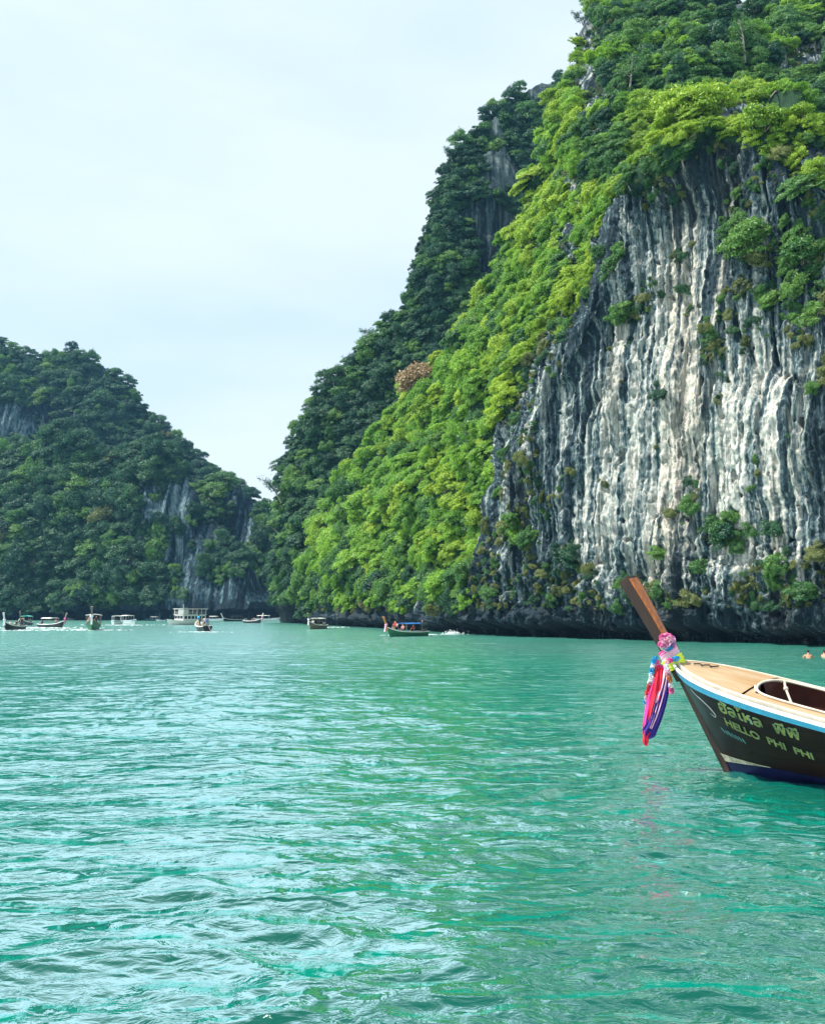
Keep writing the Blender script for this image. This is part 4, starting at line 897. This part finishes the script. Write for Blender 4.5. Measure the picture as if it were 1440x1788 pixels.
# neon band and pink sash wound round the post
def sash(z0, z1, grow, mat, label, seed, slant=.1):
    mb = MB(); secs = []; r = random.Random(seed)
    for i in range(9):
        f = i / 8; z = z0 + (z1 - z0) * f; x, d_, w_ = post_sec(z); g = grow + .012 * math.sin(f * 19 + seed) 
        secs.append([(x + (d_ + g) * math.cos(t) * 1.25, (w_ + g) * math.sin(t) * 1.3, z + slant * math.cos(t) + .008 * math.sin(3 * t + seed)) for t in [2 * math.pi * k / 22 for k in range(22)]])
    mb.loft(secs, close=True); o = mb.build('sash', mat, None, True); o.matrix_world = BOAT.matrix_basis.copy(); props(o, label, 'sash')
    md = o.modifiers.new('thickness', 'SOLIDIFY'); md.thickness = .012; return o
bpy.context.view_layer.update()
sash(1.97, 2.13, .022, C_['lpink'], 'pale pink sash wound round the prow above the yellow band', 1)
sash(1.80, 2.0, .045, C_['yellow'], 'neon yellow sash wound round the foot of the prow post', 2)
sash(2.10, 2.17, .03, C_['hot'], 'thin hot pink sash just under the flower ball', 3)

# ------------------------------------------------------------------ people (one continuous body each, shared meshes)
SKIN = paint('skin', (.45, .24, .15), .6, .15, 6); HAIR = paint('black_hair', (.012, .01, .01), .6, .2, 6); SHORTS = paint('dark_shorts', (.03, .04, .07), .8, .3, 6)
SHIRT = {k: paint('shirt_' + k, c, .8, .2, 6) for k, c in dict(white=(.72, .72, .70), red=(.55, .04, .04), orange=(.75, .20, .03), blue=(.05, .14, .42), black=(.02, .02, .025), pink=(.65, .28, .34), green=(.05, .25, .12)).items()}
def body(pose):
    if pose == 'stand': V = dict(pel=(0,0,.95), ch=(0,0,1.28), nk=(0,0,1.48), hd=(.02,0,1.62), tp=(.01,0,1.74), ls=(0,.19,1.40), le=(.02,.26,1.13), lh=(.12,.25,.92), rs=(0,-.19,1.40), re=(.02,-.26,1.13), rh=(.12,-.25,.92), lk=(.03,.11,.5), lf=(0,.12,.08), lt=(.14,.12,.04), rk=(.03,-.11,.5), rf=(0,-.12,.08), rtt=(.14,-.12,.04))
    elif pose == 'sit': V = dict(pel=(0,0,.12), ch=(-.02,0,.45), nk=(0,0,.65), hd=(.04,0,.79), tp=(.03,0,.91), ls=(0,.19,.57), le=(.10,.25,.33), lh=(.32,.18,.24), rs=(0,-.19,.57), re=(.10,-.25,.33), rh=(.32,-.18,.24), lk=(.44,.12,.14), lf=(.46,.12,-.30), lt=(.60,.12,-.34), rk=(.44,-.12,.14), rf=(.46,-.12,-.30), rtt=(.60,-.12,-.34))
    else: V = dict(pel=(-.1,0,-.55), ch=(-.02,0,-.15), nk=(0,0,.10), hd=(.03,0,.23), tp=(.02,0,.35), ls=(0,.19,.02), le=(.10,.33,-.22), lh=(.32,.30,-.28), rs=(0,-.19,.02), re=(.10,-.33,-.22), rh=(.32,-.30,-.28), lk=(-.3,.12,-.9), lf=(-.55,.14,-1.2), lt=(-.66,.14,-1.3), rk=(-.2,-.12,-.95), rf=(-.5,-.14,-1.25), rtt=(-.6,-.14,-1.35))
    names = list(V); E = [('pel','ch'),('ch','nk'),('nk','hd'),('hd','tp'),('ch','ls'),('ls','le'),('le','lh'),('ch','rs'),('rs','re'),('re','rh'),('pel','lk'),('lk','lf'),('lf','lt'),('pel','rk'),('rk','rf'),('rf','rtt')]
    rad = dict(pel=.14, ch=.15, nk=.055, hd=.10, tp=.065, ls=.065, le=.045, lh=.035, rs=.065, re=.045, rh=.035, lk=.065, lf=.04, lt=.035, rk=.065, rf=.04, rtt=.035)
    me = bpy.data.meshes.new('person'); me.from_pydata([V[k] for k in names], [(names.index(a), names.index(b)) for a, b in E], []); o = bpy.data.objects.new('tmp', me); COL.objects.link(o)
    o.modifiers.new('skin', 'SKIN'); sv = me.skin_vertices[0].data
    for i, k in enumerate(names): sv[i].radius = (rad[k],) * 2
    sv[0].use_root = True; sb = o.modifiers.new('sub', 'SUBSURF'); sb.levels = 1; sb.render_levels = 1
    bpy.context.view_layer.update(); m2 = ev_mesh(o); bpy.data.objects.remove(o)
    shirtbones = [('pel', 'ch'), ('ch', 'nk'), ('ch', 'ls'), ('ch', 'rs')]; sh = [('pel', 'lk'), ('pel', 'rk')]
    def dseg(p, a, b): a, b = Vector(V[a]), Vector(V[b]); t = max(0, min(1, (p - a).dot(b - a) / (b - a).length_squared)); return (p - a - (b - a) * t).length, t
    mi = []
    for f in m2.polygons:
        c = f.center; best = min(((dseg(c, a, b)[0], (a, b), dseg(c, a, b)[1]) for a, b in E), key=lambda q: q[0]); bn, t = best[1], best[2]
        if bn in (('hd', 'tp'), ('nk', 'hd')) and (c.z > V['hd'][2] + .03 or (c.x < V['hd'][0] - .02 and c.z > V['hd'][2] - .06)): mi.append(3)
        elif pose != 'swim' and (bn in shirtbones and not (bn == ('ch', 'nk') and t > .8) or bn in (('ls', 'le'), ('rs', 're')) and t < .6): mi.append(1)
        elif bn in sh: mi.append(2)
        else: mi.append(0)
    m2.materials.clear()
    for q in (SKIN, SHIRT['white'], SHORTS, HAIR): m2.materials.append(q)
    m2.polygons.foreach_set('material_index', mi); m2.polygons.foreach_set('use_smooth', [True] * len(mi)); m2.update(); return m2
BODY = {p: body(p) for p in ('stand', 'sit', 'swim')}; BV = {}
def person(loc, rz, pose, shirt, label, group=None, sc=1.):
    if (pose, shirt) not in BV: q = BODY[pose].copy(); q.materials[1] = SHIRT.get(shirt, SHIRT['white']); BV[pose, shirt] = q
    o = bpy.data.objects.new('person', BV[pose, shirt]); COL.objects.link(o); o.location = loc; o.rotation_euler = (0, 0, rz); o.scale = (sc,) * 3
    return props(o, label, 'person', group)
w = on_water(1411, 1148); person((w.x, w.y, .14), R(80), 'swim', 'white', 'dark-haired swimmer in the water beyond the big boat, seen from behind')
w = on_water(1439, 1147); person((w.x, w.y, .10), R(20), 'swim', 'white', 'second swimmer cut off by the right edge of the picture')

# ------------------------------------------------------------------ distant boats
def place(root, px, py, deg, sc=1.):
    w = on_water(px, py); root.location = (w.x, w.y, 0); root.rotation_euler = (0, 0, R(deg + 180) - math.atan((px - CX) / F)); root.scale = (sc,) * 3
def local(root, p, sc=1.): return Matrix.Translation(root.location) @ Matrix.Rotation(root.rotation_euler[2], 4, 'Z') @ Matrix.Diagonal((sc, sc, sc, 1)) @ Vector(p)
def longtail(px, py, deg, label, hullm='black', canopy='white', ribbon='pink', sc=1., prow='wood', people=(), trim='white', long=None, canopy2=None):
    t = empty('longtail_boat', label=label, cat='boat'); place(t, px, py, deg, sc); X0 = -4.6
    hb_ = lambda s: .85 * (1 - math.exp(-s / 1.0)) * (1 - max(0, s - 6) * .09); z_ = lambda s: .62 + .85 * math.exp(-s / 1.6) + max(0, s - 7) * .06
    P_ = lambda s, v, g: Vector((X0 + s - (.8 * (1 - v) if s < 2 else .8 * (1 - v) * max(0, 1 - (s - 2) * .4)), g * hb_(s) * (1 - .5 * v ** 1.5), z_(s) * (1 - v) - .15 * v))
    SL = [0, .15, .4, .8, 1.3, 2, 3, 4.5, 6, 7.5, 9]; mb = MB()
    for g in (-1, 1): mb.loft([[P_(s, v, g) for v in (0, .3, .6, .85, 1)] for s in SL])
    mb.add([P_(9, v, -1) for v in (0, .3, .6, .85, 1)] + [P_(9, v, 1) for v in (1, .85, .6, .3, 0)], [tuple(range(10))])
    mb.build('hull', C_[hullm], t, True)
    mb = MB(); mb.loft([[Vector((X0 + s - .6, g * hb_(s) * .92, z_(s) - (.05 if s < 2 else .28))) for g in (-1, 0, 1)] for s in SL]); mb.build('deck', C_['grey'], t)
    mb = MB()
    for g in (-1, 1): mb.loft([[P_(s, 0, g) + Vector((0, g * .05, .05)), P_(s, 0, g) + Vector((0, -g * .05, .05)), P_(s, 0, g) + Vector((0, -g * .05, -.07)), P_(s, 0, g) + Vector((0, g * .05, -.07))] for s in SL], close=True, caps=True)
    mb.build('gunwale', C_[trim], t)
    mb = MB(); b0 = P_(0, 0, 1); secs = []
    for f in (-.4, 0, .3, .6, .85, 1): x, z = b0.x - .75 * f, b0.z + 1.5 * f; w_ = .07 + .08 * max(0, f) ** 2; secs.append([(x - .12, -w_, z), (x + .12, -w_, z + .05), (x + .12, w_, z + .05), (x - .12, w_, z)])
    mb.loft(secs, close=True, caps=True); mb.build('prow_post', C_[prow], t)
    if ribbon:
        mb = MB(); mb.blob((b0.x - .15, 0, b0.z + .35), .24, 7, 5, (1, 1, 1)); mb.loft([[(b0.x - .3 - .25 * f, -.12, b0.z + .3 - 1.0 * f), (b0.x - .18 - .25 * f, 0, b0.z + .3 - 1.0 * f), (b0.x - .3 - .25 * f, .12, b0.z + .3 - 1.0 * f)] for f in (0, .5, 1)]); mb.build('garland', C_[ribbon], t, True)
    if canopy:
        c0, c1 = X0 + 2.9, X0 + 6.9; mb = MB(); secs = [[(x, y, 2.05 - .14 * (y / .95) ** 2 + .02 * math.sin(x * 3)) for y in (-.95, -.5, 0, .5, .95)] for x in np.linspace(c0, c1, 6)]; mb.loft(secs)
        o = mb.build('canopy', C_[canopy], t, True); md = o.modifiers.new('th', 'SOLIDIFY'); md.thickness = .07
        for x in (c0 + .1, (c0 + c1) / 2, c1 - .1):
            for g in (-1, 1): MB().tube([(x, g * .78, .5), (x, g * .84, 1.93)], .035, 5).build('canopy_post', C_['grey'], t)
    if canopy2:
        mb = MB(); x0 = X0 + 7.0; mb.loft([[(x, .85 * math.cos(a), 1.15 + .95 * math.sin(a)) for a in np.linspace(0, math.pi, 7)] for x in (x0, x0 + 1.0, x0 + 1.9)]); o = mb.build('awning', C_[canopy2], t, True); md = o.modifiers.new('th', 'SOLIDIFY'); md.thickness = .05
    ex = X0 + 8.7; mb = MB().box((ex - .1, 0, 1.0), (.7, .4, .45)); mb.tube([(ex - .1, 0, .3), (ex - .1, 0, .9)], .08, 6); mb.build('engine', C_['steel'], t)
    MB().tube([(ex, 0, .95), (ex + 4.6, 0, -.12)], .045, 5).build('propeller_shaft', C_['steel'], t); MB().tube([(ex - .2, .05, 1.1), (ex - 1.2, .15, 1.35)], .03, 5).build('tiller', C_['steel'], t)
    for i, (s, y, pose, shirt, wh) in enumerate(people):
        p = local(t, (X0 + s, y, z_(s) - (.05 if s < 2 else .28) + (.35 if pose == 'sit' else 0)), sc)
        person(p, t.rotation_euler[2] + math.pi, pose, shirt, wh, sc=1.0)
    return t
longtail(26, 1100, 252, 'dark longtail boat at the left edge carrying seated passengers', canopy=None, ribbon='wht', prow='white', people=[(3, .3, 'sit', 'white', 'passenger in white at the front of the leftmost longtail'), (4.4, -.3, 'sit', 'black', 'passenger in black amidships in the leftmost longtail'), (5.6, .3, 'sit', 'white', 'passenger in white near the stern of the leftmost longtail'), (8.2, 0, 'stand', 'black', 'helmsman standing at the stern of the leftmost longtail')])
longtail(45, 1092, 258, 'longtail boat with a turquoise canopy behind the leftmost boat', canopy='turq', ribbon=None, prow='grey', sc=1.15, people=[(2.0, .0, 'sit', 'white', 'passenger in white at the bow of the turquoise-canopied boat')])
longtail(88, 1096, 298, 'dark longtail with a flat white roof and pink garland on its right-hand prow', canopy='white', ribbon='pink', prow='grey', people=[(2.1, .2, 'sit', 'pink', 'passenger in pink behind the prow of the white-roofed longtail'), (7.9, 0, 'stand', 'black', 'helmsman at the stern of the white-roofed longtail')])
longtail(163, 1100, 267, 'green longtail boat coming head-on with a white canopy', hullm='green', canopy='white', ribbon='wht', sc=1.35, trim='grey', prow='grey', people=[(1.6, .3, 'sit', 'pink', 'passenger in pink at the bow of the green boat'), (2.3, -.4, 'stand', 'black', 'crewman in black standing on the green boat'), (2.6, .5, 'sit', 'white', 'passenger in white under the canopy of the green boat')])
longtail(355, 1102, 97, 'black longtail seen from behind, crowded, in front of the white tour boat', canopy=None, ribbon='sky', prow='black', sc=1.2, people=[(2.6, .4, 'stand', 'white', 'standing passenger in white on the crowded black longtail'), (4.0, -.4, 'stand', 'black', 'standing passenger in black on the crowded black longtail'), (5.2, .4, 'sit', 'black', 'seated passenger in black on the crowded black longtail'), (6.2, -.4, 'sit', 'white', 'seated passenger in white on the crowded black longtail'), (8.2, 0, 'stand', 'blue', 'helmsman in blue at the stern of the crowded black longtail')])
longtail(412, 1085, 205, 'small dark longtail with a white prow right of the tour boat', canopy='dcanvas', ribbon=None, prow='white', sc=1.0)
longtail(440, 1088, 302, 'dark longtail with pink garland near the channel mouth', canopy=None, ribbon='pink', prow='white', people=[(3, .3, 'sit', 'white', 'passenger in white on the longtail near the channel mouth'), (5.0, -.3, 'sit', 'pink', 'passenger in pink on the longtail near the channel mouth')])
longtail(555, 1098, 252, 'small longtail with a white canopy under the shoulder cliff', canopy='white', ribbon='wht', prow='grey', hullm='grey', sc=1., people=[(2.2, .2, 'sit', 'white', 'passenger in white on the small longtail under the shoulder')])
BL = longtail(714, 1111, 232, 'longtail with an orange prow and blue canopy beside the green slope', canopy='bcanvas', canopy2='dcanvas', ribbon='lpink', prow='wood', hullm='green', sc=.82, people=[(1.2, 0, 'sit', 'red', 'passenger in red at the bow of the blue-canopied longtail'), (1.9, .35, 'sit', 'white', 'passenger in white at the bow of the blue-canopied longtail'), (2.6, -.4, 'sit', 'pink', 'passenger in pink near the bow of the blue-canopied longtail'), (6.2, .4, 'sit', 'red', 'passenger in red near the stern of the blue-canopied longtail'), (8.0, 0, 'stand', 'black', 'helmsman in black at the stern of the blue-canopied longtail')])

def speedboat(px, py, deg, label, sc=1., canopy='white', L=7.5, hullm='white'):
    t = empty('speedboat', label=label, cat='boat'); place(t, px, py, deg, sc); X0 = -L / 2; SL = [0, .3, .8, 1.6, 2.8, L * .6, L]
    hb_ = lambda s: 1.15 * (1 - math.exp(-s / .9)); z_ = lambda s: .85 + .35 * math.exp(-s / 2)
    P_ = lambda s, v, g: Vector((X0 + s - .7 * (1 - v) * max(0, 1 - s / 3), g * hb_(s) * (1 - .55 * v ** 2), z_(s) * (1 - v) - .2 * v)); mb = MB()
    for g in (-1, 1): mb.loft([[P_(s, v, g) for v in (0, .3, .6, .85, 1)] for s in SL])
    mb.loft([[P_(s, 0, -1), P_(s, 0, 0) + Vector((0, 0, .06)), P_(s, 0, 1)] for s in SL if s < L * .45]); mb.add([P_(L, v, -1) for v in (0, .5, 1)] + [P_(L, v, 1) for v in (1, .5, 0)], [tuple(range(6))])
    mb.build('hull', C_[hullm], t, True)
    mb = MB(); mb.loft([[P_(s, .12, -1) + Vector((0, -.02, 0)), P_(s, .25, -1) + Vector((0, -.02, 0))] for s in SL]); mb.loft([[P_(s, .12, 1) + Vector((0, .02, 0)), P_(s, .25, 1) + Vector((0, .02, 0))] for s in SL]); mb.build('stripe', C_['blue'], t)
    MB().box((X0 + L * .7, 0, .55), (L * .5, 1.9, .06)).build('floor', C_['grey'], t)
    mb = MB(); mb.add([(X0 + L * .36, -.8, .95), (X0 + L * .36, .8, .95), (X0 + L * .44, .7, 1.5), (X0 + L * .44, -.7, 1.5)], [(0, 1, 2, 3)]); o = mb.build('windscreen', C_['glass'], t); o.modifiers.new('th', 'SOLIDIFY').thickness = .03
    if canopy:
        mb = MB(); mb.loft([[(x, y, 2.25 - .12 * y * y) for y in (-1.05, -.5, 0, .5, 1.05)] for x in np.linspace(X0 + L * .38, X0 + L * .92, 4)]); o = mb.build('canopy', C_[canopy], t, True); o.modifiers.new('th', 'SOLIDIFY').thickness = .1
        for x in (X0 + L * .42, X0 + L * .66, X0 + L * .9):
            for g in (-1, 1): MB().tube([(x, g * 1.0, .75), (x, g * .98, 2.15)], .035, 5).build('canopy_post', C_['white'], t)
    for g in (-.45, .45): MB().box((X0 + L + .25, g, .75), (.45, .35, .8)).build('outboard_motor', C_['steel'], t, bevel=.08)
    return t
speedboat(127, 1083, 235, 'small white motorboat between the roofed longtail and the green boat', .9, None)
speedboat(203, 1091, 262, 'white speedboat with a canopy, left one of two side by side', 1.05)
speedboat(225, 1090, 290, 'white speedboat with a canopy, right one of two side by side', 1.1)
speedboat(266, 1084, 215, 'small dark-hulled boat with a square white canopy left of the tour boat', .75, 'white', hullm='black')
speedboat(281, 1085, 200, 'tiny low white boat just left of the tour boat', .6, None, 5)
speedboat(377, 1084, 330, 'white motorboat half hidden behind the crowded black longtail', .85)
speedboat(466, 1084, 350, 'long low white speedboat at the channel mouth', 1.0, 'white', 9.5)

def tour_boat(px, py, deg, label):
    t = empty('tour_boat', label=label, cat='boat'); place(t, px, py, deg); t.scale = (.95, .95, .80); L = 12.; X0 = -L / 2; SL = [0, .4, 1, 2, 3.5, 6, 9, 12]
    hb_ = lambda s: 2.0 * (1 - math.exp(-s / 1.1)); z_ = lambda s: 1.2 + .7 * math.exp(-s / 2.5); P_ = lambda s, v, g: Vector((X0 + s - 1.0 * (1 - v) * max(0, 1 - s / 4), g * hb_(s) * (1 - .4 * v ** 2), z_(s) * (1 - v) - .3 * v)); mb = MB()
    for g in (-1, 1): mb.loft([[P_(s, v, g) for v in (0, .3, .6, .85, 1)] for s in SL])
    mb.loft([[P_(s, 0, -1), P_(s, 0, 1)] for s in SL]); mb.add([P_(L, v, -1) for v in (0, .5, 1)] + [P_(L, v, 1) for v in (1, .5, 0)], [tuple(range(6))]); mb.build('hull', C_['white'], t, True)
    MB().box((X0 + 7.2, 0, 2.25), (8.2, 3.5, 1.9)).build('lower_cabin', C_['white'], t, bevel=.15)
    for i in range(6):
        for g in (-1, 1): MB().box((X0 + 4.0 + i * 1.28, g * 1.77, 2.35), (.95, .06, .9)).build('window', C_['glass'], t)
    for y in (-1.1, 0, 1.1): MB().box((X0 + 3.08, y, 2.4), (.06, .9, .85)).build('window', C_['glass'], t)
    MB().box((X0 + 7.2, 0, 3.26), (8.8, 3.8, .12)).build('upper_deck', C_['white'], t, bevel=.04)
    for i in range(6):
        for g in (-1, 1): MB().tube([(X0 + 3.2 + i * 1.6, g * 1.75, 3.3), (X0 + 3.2 + i * 1.6, g * 1.75, 5.0)], .06, 5).build('roof_post', C_['white'], t)
    mb = MB()
    for g in (-1, 1):
        for z in (3.7, 4.1): mb.tube([(X0 + 3, g * 1.8, z), (X0 + 11.4, g * 1.8, z)], .035, 5)
    for z in (3.7, 4.1): mb.tube([(X0 + 3, -1.8, z), (X0 + 3, 1.8, z)], .035, 5)
    mb.build('railing', C_['white'], t); MB().box((X0 + 7.2, 0, 5.08), (9.0, 3.9, .16)).build('roof', C_['white'], t, bevel=.06)
    MB().box((X0 + 4.6, 0, 4.1), (1.6, 2.2, 1.5)).build('wheelhouse', C_['white'], t, bevel=.1)
    MB().tube([(X0 + 4.6, 0, 5.1), (X0 + 4.6, 0, 6.6)], .05, 5).build('mast', C_['white'], t); MB().box((X0 + 7.4, 0, 5.45), (4.4, 2.2, .5)).build('roof_locker', C_['dcanvas'], t, bevel=.1)
    for i, (x, y, c) in enumerate([(7, .9, 'blue'), (8.6, -1, 'black'), (9.8, .6, 'red')]):
        person(local(t, (X0 + x * .95, y, 3.32 * .8)), t.rotation_euler[2] + 1, 'stand', c, 'passenger in %s on the upper deck of the white tour boat' % c)
    return t
tour_boat(326, 1091, 222, 'big white double-deck tour boat with rows of windows')

# ------------------------------------------------------------------ white water
def foam(name, blobs, label):
    r = random.Random(5); mb = MB()
    for (px, py, sx, sy, n_, sz, hh_) in blobs:
        c = on_water(px, py)
        for i in range(n_):
            x, y = r.gauss(0, sx), r.gauss(0, sy); q = sz * r.uniform(.4, 1.3); mb.blob((c.x + x, c.y + y, .02 + abs(r.gauss(0, hh_))), q, 6, 4, (2.2, 1, .22) if hh_ < .1 else (1, 1, .9))
    o = mb.build(name, C_['foam'], None, True); return props(o, label, kind='stuff')
foam('propeller_splash', [(790, 1108, .6, .4, 220, .055, .20), (786, 1108, 1.2, .4, 90, .05, .04)], 'white splash thrown up by the propeller of the blue-canopied boat')
foam('boat_wakes', [(60, 1097, 5, 4, 420, .13, .04), (20, 1101, 3, 2, 120, .12, .04), (110, 1100, 4, 4, 160, .12, .04), (163, 1101, 2.5, 1.6, 90, .11, .04), (215, 1092, 4, 3, 120, .14, .04), (575, 1096, 1.6, .8, 70, .13, .05), (748, 1109, .9, .4, 50, .09, .05), (690, 1110, .8, .5, 30, .08, .05), (355, 1104, 2, 1.4, 60, .1, .04)], 'broken white wakes around the distant boats')

# ------------------------------------------------------------------ air
m, n, l, b = newmat('air'); n.remove(b)
pv = n.new('ShaderNodeVolumePrincipled'); pv.inputs['Color'].default_value = (.25, .60, 1, 1); pv.inputs['Density'].default_value = HAZE; pv.inputs['Anisotropy'].default_value = 0
l.new(pv.outputs[0], n['Material Output'].inputs['Volume'])
if HAZE:
    hz = MB().box((0, 330, 118), (1400, 900, 246)).build('haze', m); props(hz, kind='stuff')
